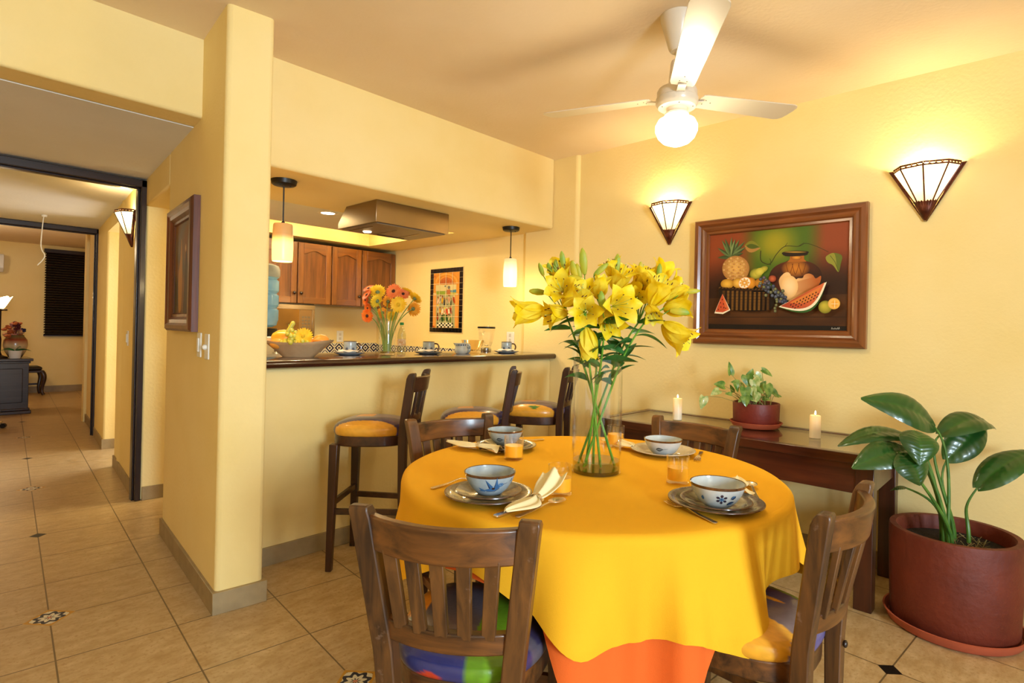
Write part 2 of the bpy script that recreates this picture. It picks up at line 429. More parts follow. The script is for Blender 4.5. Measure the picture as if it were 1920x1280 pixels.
# pillar / corridor wall, running along the corridor direction
def wl(x0, y0, x1, y1, th, z0, z1):   # wall slab whose left face runs (x0,y0)->(x1,y1), thickness to the right
    d = V((x1 - x0, y1 - y0, 0)).normalized(); n = V((d.y, -d.x, 0)) * th
    a, b = V((x0, y0, 0)), V((x1, y1, 0)); P = [a, b, b + n, a + n]
    m = MB(); m.loft([[(p.x, p.y, z0) for p in P], [(p.x, p.y, z1) for p in P]]); return m
beveled('wall_pillar', wl(.916, 2.632, 1.043, 3.862, .195, 0, CH + .04), w=.02)
beveled('wall_corridor_lintel', wl(1.043, 3.862, 1.128, 4.70, .195, 2.06, 2.30), w=.012)
beveled('wall_corridor_jamb', wl(1.128, 4.68, 1.139, 4.79, .3, 0, 2.30), w=.012)
struct('wall_corridor_right', wl(1.112, 4.785, 1.237, 5.955, .12, 0, 2.30), PLASTER)
beveled('wall_corridor_block', wl(1.319, 6.80, 1.415, 7.75, .12, 0, 2.30), w=.015)
struct('wall_corridor_doorhead', wl(1.237, 5.955, 1.319, 6.80, .12, 2.12, 2.30), PLASTER)
struct('wall_hall_right', wl(1.435, 7.75, 1.53, 8.80, .12, 0, 2.6), PLASTER)
struct('wall_hall_return', MB().box((1.50, 8.79, 0), (2.9, 8.9, 2.6)), PLASTER)
struct('wall_hall_side', MB().box((2.75, 8.85, 0), (2.9, 12.85, 2.6)), PLASTER)
struct('wall_far', MB().box((-2.0, 12.75, 0), (2.9, 12.9, 2.6)), PLASTER)
struct('wall_hall_left', MB().box((-2.0, 7.75, 0), (-1.85, 12.9, 2.6)), PLASTER)
struct('wall_hall_header', MB().box((-1.9, 7.72, 2.25), (1.5, 7.84, 2.6)), PLASTER)
struct('wall_hall_front', MB().box((-1.9, 7.72, 0), (.33, 7.84, 2.6)), PLASTER)
struct('wall_corridor_left', wl(-.42, 3.06, .15, 7.75, .12, 0, 2.30), PLASTER)
beveled('wall_corridor_header', MB().box((-3.3, 3.07, 2.25), (1.02, 3.25, CH + .04)), w=.014)
struct('wall_left_front', MB().box((-3.4, 3.07, 0), (-.34, 3.25, 2.26)), PLASTER)
struct('wall_left', MB().box((-3.4, -3.4, 0), (-3.25, 3.25, CH + .05)), PLASTER)
# wall behind the camera with a wide patio opening that lets the daylight in
m = MB(); m.box((-3.4, -3.4, 0), (-1.7, -3.25, CH + .05)); m.box((2.3, -3.4, 0), (RX + .1, -3.25, CH + .05)); m.box((-1.7, -3.4, 2.25), (2.3, -3.25, CH + .05))
struct('wall_rear', m, PLASTER)
m = MB()
for x in (-1.7, -.9, -.1, .7, 1.5, 2.2): m.box((x, -3.36, 0), (x + .10, -3.29, 2.25))
m.box((-1.7, -3.36, 2.17), (2.3, -3.29, 2.25)); m.box((-1.7, -3.36, 1.10), (2.3, -3.29, 1.20))
struct('door_1', m, DOORWOOD)
# ceilings
struct('ceiling', MB().box((-3.4, -3.4, CH), (RX + .1, BY + .26, CH + .12)), CEIL)
struct('ceiling_corridor', MB().box((-1.9, 3.252, 2.248), (1.75, 7.75, 2.35)), CEILG)
struct('ceiling_hall', MB().box((-2.0, 7.72, 2.53), (2.9, 12.9, 2.65)), CEIL)
# kitchen shell
struct('wall_kitchen_back', MB().box((1.2, 5.57, 0), (RX + .1, 5.70, 2.5)), PLASTER)
KC = 2.071
ty0, ty1, tx0, tx1 = 3.79, 5.14, 1.36, 3.18
m = MB(); m.box((1.13, BY + .14, KC), (RX + .02, ty0, KC + .4)); m.box((1.2, ty1, KC), (RX + .02, 5.6, KC + .4))
m.box((1.22, ty0, KC), (tx0, ty1, KC + .4)); m.box((tx1, ty0, KC), (RX + .02, ty1, KC + .4)); m.box((tx0, ty0, 2.36), (tx1, ty1, 2.46))
struct('ceiling_kitchen', m, PLASTER)
struct('ceiling_kitchen_panel', MB().box((tx0 + .05, ty0 - .0, 2.135), (2.95, 4.86, 2.16)), CEILG)
m = MB()
for p in ((1.5, 4.96), (1.95, 4.96), (2.4, 4.96), (2.85, 4.96)): m.box((p[0] - .2, 4.83, 2.162), (p[0] + .2, 4.85, 2.172))
for y in (4.1, 4.6): m.box((2.92, y - .2, 2.162), (2.945, y + .2, 2.172))
o = m.build('light_strip', emit('cove strip glow', '#ffe2a8', COVE)); tag(o, 'hidden warm strip of light along the kitchen ceiling recess', 'light strip')

# baseboards
BH = .095
def bb(name, m): return struct(name, m, STONE, bevel=.002, segs=1)
bb('baseboard_bar', MB().box((1.13, BY - .013, 0), (3.53, BY + .01, BH)))
bb('baseboard_right', MB().box((RX - .013, -3.2, 0), (RX + .01, 2.74, BH)))
bb('baseboard_pier', MB().box((3.517, 2.728, 0), (3.54, BY, BH)))
m = wl(.902, 2.618, 1.030, 3.862, .222, 0, BH); bb('baseboard_pillar', m)
bb('baseboard_corridor_jamb', MB().box((1.135, 4.665, 0), (1.43, 4.70, BH)))
bb('baseboard_corridor', wl(1.099, 4.785, 1.224, 5.955, .03, 0, BH))
bb('baseboard_corridor_block', wl(1.305, 6.787, 1.402, 7.70, .14, 0, BH))
bb('baseboard_far', MB().box((-1.85, 12.735, 0), (2.75, 12.76, .11)))
bb('baseboard_hall', wl(1.422, 7.76, 1.515, 8.80, .03, 0, BH))

# dark wood corridor portals
def portal(name, xr, y0, y1, top, w, hh, xl):
    m = MB(); m.box((xr - w, y0, 0), (xr, y1, top)); m.box((xr - w - .012, y0 + .035, 0), (xr - w, y1 - .02, top - hh))
    struct(name, m, DOORWOOD, bevel=.004)
    m = MB(); m.box((xl, y0, top - hh), (xr, y1, top)); m.box((xl, y0 + .035, top - hh - .012), (xr - w, y1 - .02, top - hh))
    return m
m = portal('trim_1', 1.128, 4.675, 4.785, 2.235, .035, .05, -.25); struct('trim_2', m, DOORWOODX, bevel=.004)
m = portal('trim_3', 1.440, 7.67, 7.74, 2.245, .05, .05, .1); struct('trim_4', m, DOORWOODX, bevel=.004)
struct('trim_5', MB().box((1.430, 6.83, 0), (1.47, 6.90, 2.12)), DOORWOOD)
# ------------------------------------------------------------------ chairs and stools
CW_Z = wood('walnut chair wood', '#2a170a', '#70461d', 'z', wear=None, rough=.42, contrast=1.25)
CW_ZW = wood('worn walnut chair post', '#2d190b', '#744a20', 'z', wear='#8d7260', rough=.5, contrast=1.25)
CW_X = wood('walnut chair rail', '#331c0d', '#7d4c20', 'x', rough=.38, coat=.25, contrast=1.3)
SW_Z = wood('dark stool wood', '#1c0d07', '#4a2714', 'z', rough=.4)
SW_X = wood('dark stool rail', '#22100a', '#54301a', 'x', rough=.36, coat=.25)
VINYL = attrmat('painted vinyl', rough=.3, coat=.25, bump=.06)

def superell(a, e=2.6):
    c, s = cos(a), sin(a)
    return (abs(c) ** (2 / e)) * (1 if c >= 0 else -1), (abs(s) ** (2 / e)) * (1 if s >= 0 else -1)

def streak(x, y, col, amt=.10):
    h = sin(x * 91.7 + 3.1 * sin(y * 37)) * sin(y * 53.3 + 2.3 * sin(x * 41))
    c = lin(col) if isinstance(col, str) else col
    return tuple(min(1, q * (1 + amt * h)) for q in c[:3]) + (1,)
def pat_near(x, y):     # chair by the camera: blue / green / grey violet
    if x > .62 and y > -.35: c = '#37304e'
    elif .22 - .10*(y + 1) < x < .60 - .02*y and not (y < -.72 and x < .12): c = '#5f8a1e'
    elif y < -.66: c = '#2b3068'
    elif x < -.72 and y > -.2: c = '#d6892b'
    elif (x + .22)**2 / .01 + (y - .12)**2 / .03 < .25: c = '#dd9226'
    else: c = '#57525f'
    if -.58 < x < -.12 and y < -1.05 - .1*(x + .12): c = '#b8381f'
    if x > .45 and y < -.55 and (x - .78)**2 + (y + .72)**2 > .0: c = '#6a9a22' if x < .9 else '#3d3560'
    return streak(x, y, c)
def pat_right(x, y):    # chair on the right: yellow edge with leaf, violet middle with orange strokes, green far stripe
    if x < -.52 + .20 * max(0, 1 - (y + .1)**2): c = '#e0a02c'
    elif x > .72: c = '#7d9a33'
    else: c = '#5b536f'
    for px, py in ((.18, .25), (.24, -.3)):
        u, w = (x - px), (y - py)
        if abs(u + .12*w) < .055 * max(0, 1 - (w / .26)**2): c = '#e09a2a'
    for k in range(5):
        a = .5 + k * .42; dx, dy = x + .86, y - .62; l = dx*cos(a) - dy*sin(a); q = dx*sin(a) + dy*cos(a)
        if 0 < -q < .34 and abs(l) < .06 * sin(pi * min(1, -q / .34)): c = '#2d4a22'
    if abs(x + .80 - .35*(y - .0)**2) < .018 and -.5 < y < .3: c = '#b8471f'
    if y < -.88: c = '#4a4a86'
    return streak(x, y, c)
def pat_stool(leaf):
    def f(x, y):
        if x < -.78 + .12 * cos(y * 2.0): c = '#e2a133'
        elif -.15 < x < .35 and .0 < y < .5: c = '#dd8f38'
        elif x < -.30 - .25 * y: c = '#45335c'
        else: c = '#7d7190'
        if y < -.86: c = '#433fa0'
        if leaf:
            for a in (.9, 1.5, 2.2):
                dx, dy = x + 1.0, y + .15; q = dx*sin(a) + dy*cos(a); l = dx*cos(a) - dy*sin(a)
                if 0 < q < .3 and abs(l) < .05 * sin(pi * q / .3): c = '#2f7a35'
        return streak(x, y, c, .07)
    return f

def cushion(rx, ry, z0, h, pat, name='cushion', parent=None, e=2.8):
    m = MB(); NR, NA = 46, 110
    def fn(u, w):
        a = 2 * pi * u; ex, ey = superell(a, e)
        if w < .72: q = w / .72 * .94; z = z0 + h * (1 - .42 * q ** 3.2); r = q
        else:
            t = (w - .72) / .28 * pi; r = .94 + .07 * sin(t) ; z = z0 + h*.5*.60 * (1 + cos(t))
            r = .94 + .075 * sin(t) if t < pi/2 else 1.015 - .075 * (1 - sin(t))
        return (ex * rx * r * tap(ey * r), ey * ry * r, z)
    def cf(u, w):
        a = 2 * pi * u; ex, ey = superell(a, e); r = min(1, w / .74) ; k = 1 if w < .74 else 1 + (w - .74) * .35
        return pat(ex * r * k, ey * r * k)
    m.grid(fn, NA, NR, 0, wrap=True, colfn=cf)
    return m.build(name, VINYL, parent, ang=80)

def tap(ey): return .89 + .11 * ey
def seat_poly(rx, ry, e=2.9, n=40):
    return [(superell(2*pi*k/n, e)[0] * rx * tap(superell(2*pi*k/n, e)[1]), superell(2*pi*k/n, e)[1] * ry) for k in range(n)]
def arc_rail(hx, y0, bow, z0, z1, th, lean, n=14, crown=0):
    m = MB(); rings = []
    for i in range(n + 1):
        t = -1 + 2 * i / n; x = hx * t; y = y0 - bow * (1 - t * t); dl = lean * (z1 - z0)
        zt = z1 + crown * (1 - t * t)
        rings.append([(x, y - th/2, z0), (x, y + th/2, z0), (x, y + th/2 - dl, zt), (x, y - th/2 - dl, zt)])
    m.loft(rings); return m

def make_seat(kind, label, cat, pat, group, worn=False):
    dine = kind == 'dining_chair'
    t = thing(kind, label, cat, group=group)
    WZ, WX = (CW_ZW if worn else CW_Z, CW_X) if dine else (SW_Z, SW_X)
    if dine: sf0, sf1, top, rx, ry, ch = .410, .465, .862, .208, .205, .072
    else: sf0, sf1, top, rx, ry, ch = .635, .690, 1.018, .193, .188, .085
    hx = rx - .030
    tw = (.190 if dine else .165); hr = .142 if dine else .136
    bk = -ry + .015
    lean = .15 if dine else .16
    f = MB(); f.prism(seat_poly(rx, ry), sf0, sf1); f.build('seat_frame', WX, t, bevel=.006)
    cushion(rx + .006, ry + .004, sf1 - .004, ch, pat, parent=t)
    yb = lambda z: bk - .020 - max(0, z - sf1 - .03) * lean      # back line of the posts
    xb = lambda z: hr + (tw - hr) * max(0, min(1, (z - sf1) / (top - sf1)))
    for s in (-1, 1):
        m = MB()
        pts = [(s*(hr + .004), bk - .040, 0, .034, .030), (s*(hr), bk - .020, sf0 * .6, .040, .036), (s*xb(sf1), yb(sf1), sf1 - .02, .046, .042)]
        for k in range(1, 7):
            z = sf1 + (top - .03 - sf1) * k / 6; pts.append((s*xb(z), yb(z), z, .047, .040))
        pts += [(s*xb(top), yb(top) - .001, top - .012, .046, .036), (s*xb(top), yb(top) - .004, top - .003, .044, .028), (s*xb(top), yb(top) - .008, top, .040, .016)]
        m.post(pts); m.build('leg', WZ, t, bevel=.004)
        m = MB(); fx, fy = hx - .002, ry - .035
        m.post([(s*(fx + .012), fy + .012, 0, .030, .030), (s*fx, fy, sf0 + .01, .044, .044)]); m.build('leg', WZ, t, bevel=.003)
        # side stretcher
        z = .20 if dine else .30
        m = MB(); m.bar((s*fx, fy, z), (s*hr, bk - .024, z), .018, .030); m.build('stretcher', WX, t, bevel=.002)
    z = .27 if dine else .345
    m = MB(); m.bar((-hx, ry - .033, z), (hx, ry - .033, z), .018, .030); m.build('stretcher', WX, t, bevel=.002)
    m = MB(); z2 = .27 if dine else .30
    m.bar((-hr, bk - .024, z2), (hr, bk - .024, z2), .018, .030); m.build('stretcher', WX, t, bevel=.002)
    # back
    if dine: r0, r1, l0, l1, bow, lb = .762, .842, .556, .604, .050, .032
    else: r0, r1, l0, l1, bow, lb = .915, .995, .755, .795, .045, .030
    hx1 = xb((r0 + r1) / 2) - .012
    arc_rail(hx1, yb(r0) + .002, bow, r0, r1, .026, lean).build('top_rail', WX, t, bevel=.005)
    arc_rail(xb(l0) - .012, yb(l0) + .002, lb, l0, l1, .026, lean * .8).build('lower_rail', WX, t, bevel=.004)
    n = 5 if dine else 4
    for k in range(n):
        q = -1 + 2 * (k + 1) / (n + 1)
        m = MB(); w = .030 if dine else .024
        x0, y0 = xb(l0) * q * .97, yb(l1) - lb * (1 - q*q); x1, y1 = xb(r0) * q * .97, yb(r0) - bow * (1 - q*q)
        m.post([(x0, y0, l1 - .012, w, .015), (x1, y1, r0 + .012, w * 1.06, .015)]); m.build('slat', WZ, t, bevel=.002)
    if worn:
        for s in (-1, 1):
            m = MB(); m.ell((s*(hr + .002), bk - .046, sf0 + .02), (.010, .006, .010), 12, 6); m.build('screw_cap', DOORWOOD, t)
    return t

def place(t, x, y, facing_deg): t.location = (x, y, 0); t.rotation_euler = (0, 0, radians(facing_deg - 90))
c1 = make_seat('dining_chair', 'slat-back wooden chair with blue and green vinyl seat, at the hummingbird bowl', 'chair', pat_near, 'dining chairs round the table', True)
place(c1, 1.006, 1.076, 30)
c2 = make_seat('dining_chair', 'slat-back wooden chair with yellow and violet seat, at the flower-painted bowl', 'chair', pat_right, 'dining chairs round the table', True)
place(c2, 1.562, .625, 90)
c3 = make_seat('dining_chair', 'slat-back wooden chair across the table, between table and bar stools', 'chair', pat_near, 'dining chairs round the table')
place(c3, 1.581, 1.690, -101.7)
c4 = make_seat('dining_chair', 'slat-back wooden chair between the round table and the long wall console', 'chair', pat_right, 'dining chairs round the table')
place(c4, 2.125, 1.175, 178)
SG = 'bar stools along the counter'
s1 = make_seat('bar_stool', 'tall bar stool next to the pillar, yellow and violet seat', 'stool', pat_stool(False), SG); place(s1, 1.715, 2.68, 129.8)
s2 = make_seat('bar_stool', 'tall bar stool in the middle of the row of three', 'stool', pat_stool(False), SG); place(s2, 2.342, 2.584, 135)
s3 = make_seat('bar_stool', 'tall bar stool nearest the corner wall, green leaf on its seat', 'stool', pat_stool(True), SG); place(s3, 2.880, 2.556, 118)

# ------------------------------------------------------------------ round table with its cloths
TX, TY, TR, TZ = 1.640, 1.190, .634, .762
t = thing('round_table', 'round wooden dining table hidden under yellow and orange cloths', 'table', (TX, TY, 0))
m = MB(); m.lathe([(0, TZ - .042), (TR - .012, TZ - .042), (TR - .004, TZ - .034), (TR - .004, TZ - .010), (TR - .012, TZ - .005), (0, TZ - .005)], 72); m.build('tabletop', SW_X, t)
m = MB(); m.lathe([(0, .10), (.085, .10), (.10, .14), (.06, .22), (.055, .5), (.08, .66), (.20, .718), (0, .718)], 32); m.build('pedestal', SW_Z, t)
for k in range(4):
    a = radians(20 + 90 * k); d = V((cos(a), sin(a), 0)); m = MB()
    m.tube([d*.05 + V((0, 0, .16)), d*.18 + V((0, 0, .12)), d*.30 + V((0, 0, .045)), d*.36 + V((0, 0, .028))], [.04, .036, .03, .028], 10); m.build('foot', SW_Z, t)

def angd(a, b): return abs((a - b + 180) % 360 - 180)
def bump_(a, c, w): d = angd(a, c) / w; return (1 - d**3) ** 1.6 if d < 1 else 0
def cloth(r0, z0, drop, fold, ripple):
    m = MB(); NA, N1, N2 = 288, 14, 34
    def fn(u, w):
        a = 360 * u; th = radians(a)
        if w <= N1 / (N1 + N2):
            r = r0 * (w * (N1 + N2) / N1) * .985; z = z0 + ripple * .0011 * sin(5*th + 9*r) * r
            return (r * cos(th), r * sin(th), z)
        s = (w - N1 / (N1 + N2)) / (N2 / (N1 + N2)); L = drop(a) * s; rad = .022
        if L < rad * pi / 2: q = L / rad; r = r0*.985 + rad * sin(q); z = z0 - rad * (1 - cos(q))
        else: r = r0*.985 + rad; z = z0 - rad - (L - rad * pi / 2)
        k = min(1, L / .26) ** 1.3
        r += k * fold(a) - .0 
        return (r * cos(th), r * sin(th), z)
    m.grid(fn, NA, N1 + N2, 0, wrap=True); return m
def yd(a):    # hem length round the table
    return (.285 + .012*sin(radians(a*7 + 40)) + .008*sin(radians(a*13)) - .115*bump_(a, -173, 27) - .085*bump_(a, -84, 24) - .10*bump_(a, 98, 30) - .10*bump_(a, 0, 28)
            - .025*bump_(a, -128.5, 9) - .012*bump_(a, -139, 6) - .02*bump_(a, -152, 9) + .03*bump_(a, -112, 9) + .03 * bump_(a, -60, 14))
def yf(a):
    return .021 + .024*sin(radians(a*9 + 20)) + .017*sin(radians(a*17 + 70)) + .007*sin(radians(a*5)) - .016*bump_(a, -129, 4) + .018*bump_(a, -123, 5) + .012*bump_(a, -106, 8) + .02*bump_(a, -58, 14) + .02*bump_(a, -147, 9)
YEL = M('yellow cotton cloth', '#ecae26', .85, var=.05, vscale=3, bump=.12, bscale=420, spec=.1)
ORG = M('orange cotton cloth', '#e4682a', .8, var=.06, vscale=3, bump=.1, bscale=420, spec=.1)
def od(a): return .25 + .27*bump_(a, -134, 21) - .08*bump_(a, -173, 30) - .07*bump_(a, -84, 20) - .08*bump_(a, 98, 32) - .08*bump_(a, 0, 30)
def of(a): return yf(a) * .9 - .013
o = cloth(TR + .0015, TZ - .0035, od, of, 0).build('tablecloth', ORG, loc=(TX, TY, 0), ang=70)
tag(o, 'orange undercloth hanging below the yellow cloth on the round table', 'tablecloth')
o = cloth(TR + .006, TZ, yd, yf, 1).build('tablecloth', YEL, loc=(TX, TY, 0), ang=70)
tag(o, 'yellow top cloth spread over the round dining table', 'tablecloth')

# ------------------------------------------------------------------ console against the right wall
KX = wood('mahogany console', '#2a0f07', '#5c2a14', 'y', rough=.3, coat=.4)
KZ = wood('mahogany console leg', '#260e07', '#512511', 'z', rough=.35, coat=.3)
cx0, cx1, cy0, cy1, cz = 2.945, 3.545, .565, 2.085, .712
t = thing('console_table', 'long dark wooden console with glass inset top against the wall', 'table', (cx0, cy0, 0))
L, W = cy1 - cy0, cx1 - cx0
m = MB(); fr = .045
m.box((0, 0, cz - .045), (fr, L, cz)); m.box((W - fr, 0, cz - .045), (W, L, cz)); m.box((fr, 0, cz - .045), (W - fr, fr, cz)); m.box((fr, L - fr, cz - .045), (W - fr, L, cz)); m.box((fr, fr, cz - .045), (W - fr, L - fr, cz - .012))
m.build('top', KX, t, bevel=.003)
m = MB(); m.box((fr + .001, fr + .001, cz - .011), (W - fr - .001, L - fr - .001, cz - .003)); m.build('glass_inset', thin_glass('console glass', base=.06, edge=.7), t)
m = MB()
for a, b in (((.02, .03, cz - .185), (.045, L - .03, cz - .045)), ((W - .045, .03, cz - .185), (W - .02, L - .03, cz - .045)), ((.045, .02, cz - .185), (W - .045, .045, cz - .045)), ((.045, L - .045, cz - .185), (W - .045, L - .02, cz - .045))): m.box(a, b)
m.build('apron', KX, t, bevel=.003)
for x in (.012, W - .085):
    for y in (.008, L - .085): m = MB(); m.box((x, y, 0), (x + .072, y + .075, cz - .045)); m.build('leg', KZ, t, bevel=.003)
# ------------------------------------------------------------------ tableware on the round table
GLZ = M('grey blue glaze', '#93a0aa', .18, var=.25, vscale=26, coat=.5, col2='#aeb8ba')
GLZW = M('pale grey glaze', '#b4bcc0', .16, var=.2, vscale=20, coat=.5, col2='#c9cdcb')
GLZD = M('speckled grey plate glaze', '#5c5a55', .2, var=.35, vscale=42, coat=.5, col2='#7f7b73')
GLZT = M('sandy plate glaze', '#b3a288', .2, var=.2, vscale=30, coat=.5, col2='#c9bba2')
RIM = M('brown fired rim', '#3d2413', .25, var=.4, vscale=60, coat=.5, col2='#6b4526')
INK = attrmat('blue brush glaze', rough=.2, coat=.5)
CUT = M('polished cutlery steel', '#e2dacb', .24, metal=1)
NAPK = M('cream napkin cotton', '#f0dfae', .85, var=.06, vscale=18, bump=.15, bscale=300, spec=.2)
NAPW = M('white paper napkin', '#f4e8dc', .85, var=.04, vscale=18, spec=.2)
GL = thin_glass('clear glass', base=.035, edge=1.0)
GLBASE = thin_glass('clear glass base', tint='#e3eddf', base=.12, edge=.8)
GLT = thin_glass('tumbler glass', base=.07, edge=1.0)
JUICE = M('orange juice', '#f7b52e', .3, trans=.3)
WATER = thin_glass('water', tint='#dedcc0', base=.05, edge=.5)
BOWLMESH = {}

def plate(name, label, x, y, z, R, mats, group):
    t = thing(name, label, 'plate', (x, y, z), 0, group); h = .020 * R / .128 + .002
    pr = [(0, .003), (R*.56, .003), (R*.62, .006), (R*.82, h*.72), (R*.965, h), (R*.995, h - .001), (R, h - .003), (R*.97, h - .005), (R*.80, h*.5), (R*.60, 0), (R*.52, 0), (0, .001)]
    mis = [0, 0, 0, 0, 1, 1, 1, 0, 0, 0, 0]
    m = MB(); m.lathe(pr, 56, mis=mis); m.build('dish', mats, t); return t
BR, BHT = .0745, .062
BPROF = [(0, .002), (.030, .002), (.034, .0), (.038, .002), (.054, .018), (.066, .038), (.073, .056), (BR, BHT), (BR - .0015, BHT + .0015), (BR - .004, BHT), (.068, .052), (.060, .034), (.046, .014), (.028, .007), (0, .006)]
def bowl(label, x, y, z, mats, deco, face):
    t = thing('soup_bowl', label, 'bowl', (x, y, z), 0, 'stoneware bowls on the table')
    base = atan2(-y, -x) + radians(face)    # azimuth towards the viewer's side of the table
    def surf(u, v):                           # u along the rim in metres (to the right seen from outside), v height
        zs = [(.0, .034), (.002, .038), (.018, .054), (.038, .066), (.056, .073), (.062, .0745)]
        vv = min(max(v, 0), .062); r = .034
        for (a, ra), (b, rb) in zip(zs, zs[1:]):
            if a <= vv <= b: r = ra + (rb - ra) * (vv - a) / (b - a)
        th = base + u / .064
        k = .00045 + .00006 * A.k
        return ((r + k) * cos(th), (r + k) * sin(th), vv)
    A = Art(surf, None)
    m = MB(); m.lathe(BPROF, 56, mis=[0]*6 + [1, 1, 1, 0, 0, 0, 0, 0])
    deco(A); m.merge(A.mb, 2); m.build('bowl_body', list(mats) + [INK], t); return t
DK, MD, LT, BR_ = '#1d2f55', '#3f6896', '#7096ba', '#3f2618'
def hummingbird(A):
    f0 = A.fn; A.fn = lambda u, v: f0(u*1.45 + .006, v*1.05 + .008)
    A.poly(spl([(-.022, .012), (-.012, .010), (.000, .011), (.008, .018), (.013, .026), (.010, .030), (.004, .024), (-.004, .020), (-.012, .018)], 4, True), MD)
    A.poly([(-.010, .018), (-.018, .044), (-.003, .022)], MD); A.poly([(-.009, .018), (-.018, .044), (-.012, .019)], DK)
    A.poly([(-.002, .020), (.002, .050), (.006, .024)], MD); A.poly([(-.002, .020), (.002, .050), (-.0005, .021)], DK)
    A.ell(.011, .028, .0055, .0055, LT, MD); A.line([(.015, .029), (.020, .030), (.025, .0315)], .0016, DK, .0006)
    A.ell(.0115, .029, .0012, .0012, DK); A.ell(-.003, .018, .0035, .003, BR_)
    A.poly([(-.020, .013), (-.034, .020), (-.030, .012), (-.036, .009), (-.020, .009)], MD)
    A.line([(-.018, .009), (.0, .009), (.010, .018)], .0012, DK)
    A.line(spl([(.032, .034), (.036, .038), (.034, .041)], 4), .0012, DK)
def leafmotif(A):
    f0 = A.fn; A.fn = lambda u, v: f0(u*1.1, v + .008)
    A.leaf(-.022, .020, .006, .022, .0075, '#3a4149'); A.leaf(-.020, .0205, .004, .0215, .003, '#7f8a90')
    A.line(spl([(.004, .0215), (.014, .0235), (.022, .025)], 4), .0014, '#3a3f44', .0006)
def flowermotif(A):
    f0 = A.fn; A.fn = lambda u, v: f0(u*1.1, v + .004)
    for k in range(6):
        a = radians(60*k + 30); A.ell(.000 + .0098*cos(a), .028 + .0098*sin(a), .0042, .0034, BR_, DK, a); A.line([(.003*cos(a), .028 + .003*sin(a)), (.008*cos(a), .028 + .008*sin(a))], .0018, DK)
    A.ell(.0, .028, .0050, .0050, LT, MD); A.ell(0, .028, .002, .002, DK)
    A.leaf(.016, .012, .036, .020, .005, MD, DK); A.leaf(.023, .029, .034, .038, .0055, DK, MD); A.leaf(-.05, .02, -.044, .034, .004, MD)

SETG = 'stoneware plates on the table'
zt = TZ + .0012
# hummingbird setting
plate('dinner_plate', 'large brown-rimmed plate under the hummingbird bowl', 1.142, 1.188, zt, .127, [GLZD, RIM], SETG)
plate('side_plate', 'small plate between the hummingbird bowl and its large plate', 1.140, 1.186, zt + .0105, .096, [GLZD, RIM], SETG)
bowl('pale blue bowl painted with a hummingbird', 1.143, 1.184, zt + .0165, [GLZ, RIM], hummingbird, 8)
# flower setting
plate('dinner_plate', 'large brown-rimmed plate under the flower-painted bowl', 1.550, .688, zt, .132, [GLZD, RIM], SETG)
plate('side_plate', 'small plate between the flower-painted bowl and its large plate', 1.534, .680, zt + .0105, .098, [GLZD, RIM], SETG)
bowl('white bowl painted with a blue flower and leaves', 1.516, .668, zt + .0165, [GLZW, RIM], flowermotif, 10)
# far left setting
plate('dinner_plate', 'large speckled plate across the table, nearest the bar', 1.662, 1.632, zt, .124, [GLZD, RIM], SETG)
plate('side_plate', 'small plate under the bowl nearest the bar', 1.664, 1.636, zt + .0105, .09, [GLZD, RIM], SETG)
bowl('grey bowl nearest the bar with a half hidden leaf', 1.664, 1.640, zt + .0165, [GLZ, RIM], leafmotif, -12)
# far right setting
plate('dinner_plate', 'plain sandy plate on the side of the console', 2.066, 1.142, zt, .128, [GLZT, GLZT], SETG)
bowl('pale bowl painted with one dark leaf, before the console', 2.030, 1.122, zt + .0065, [GLZW, RIM], leafmotif, -4)

# glasses of juice
def glass(label, x, y, lvl):
    t = thing('juice_glass', label, 'glass', (x, y, zt), 0, 'glasses of orange juice'); r = .0365; h = .087
    m = MB(); m.lathe([(0, 0), (r - .002, 0), (r, .002), (r, h), (r - .0012, h + .0006), (r - .0025, h), (r - .003, .011), (0, .0105)], 40); m.build('tumbler', GLT, t)
    m = MB(); m.lathe([(0, .0112), (r - .0034, .0112), (r - .003, .014), (r - .003, lvl), (0, lvl)], 40); m.build('juice', JUICE, t); return t
glass('juice glass beside the napkin of the hummingbird setting', 1.326, 1.072, .050)
glass('juice glass in front of the bowl nearest the bar', 1.552, 1.482, .052)
glass('juice glass beside the flower-painted bowl', 1.707, .888, .050)
glass('juice glass half hidden behind the lily vase', 2.050, 1.358, .052)

# cutlery
def oriented(o, p, q):
    o.location = ((p[0] + q[0]) / 2, (p[1] + q[1]) / 2, zt); o.rotation_euler = (0, 0, atan2(q[1] - p[1], q[0] - p[0]))
def strip(m, pts):   # pts (x, halfwidth, z, thickness)
    m.loft([[(x, -w, z), (x, w, z), (x, w, z + th), (x, -w, z + th)] for x, w, z, th in pts])
CUTG = 'cutlery on the table'
def fork(label, p, q):      # tines at p, handle end at q
    t = thing('fork', label, 'fork', group=CUTG); oriented(t, p, q); L = .195
    m = MB(); h = L / 2
    strip(m, [(h, .003, .002, .002), (h - .004, .008, .002, .0022), (h - .06, .0055, .004, .0025), (-h + .085, .0032, .010, .003), (-h + .072, .004, .010, .0025), (-h + .060, .011, .006, .0018), (-h + .047, .0125, .0045, .0016)])
    m.build('handle', CUT, t, bevel=.0006)
    for k in range(4):
        y = -.0105 + .007 * k; m = MB(); m.loft([[(x, y - w, z), (x, y + w, z), (x, y + w, z + .0016), (x, y - w, z + .0016)] for x, w, z in ((-h + .0475, .0022, .0045), (-h + .02, .0018, .003), (-h + .002, .0012, .005), (-h, .0006, .0055))])
        m.build('tine', CUT, t)
    return t
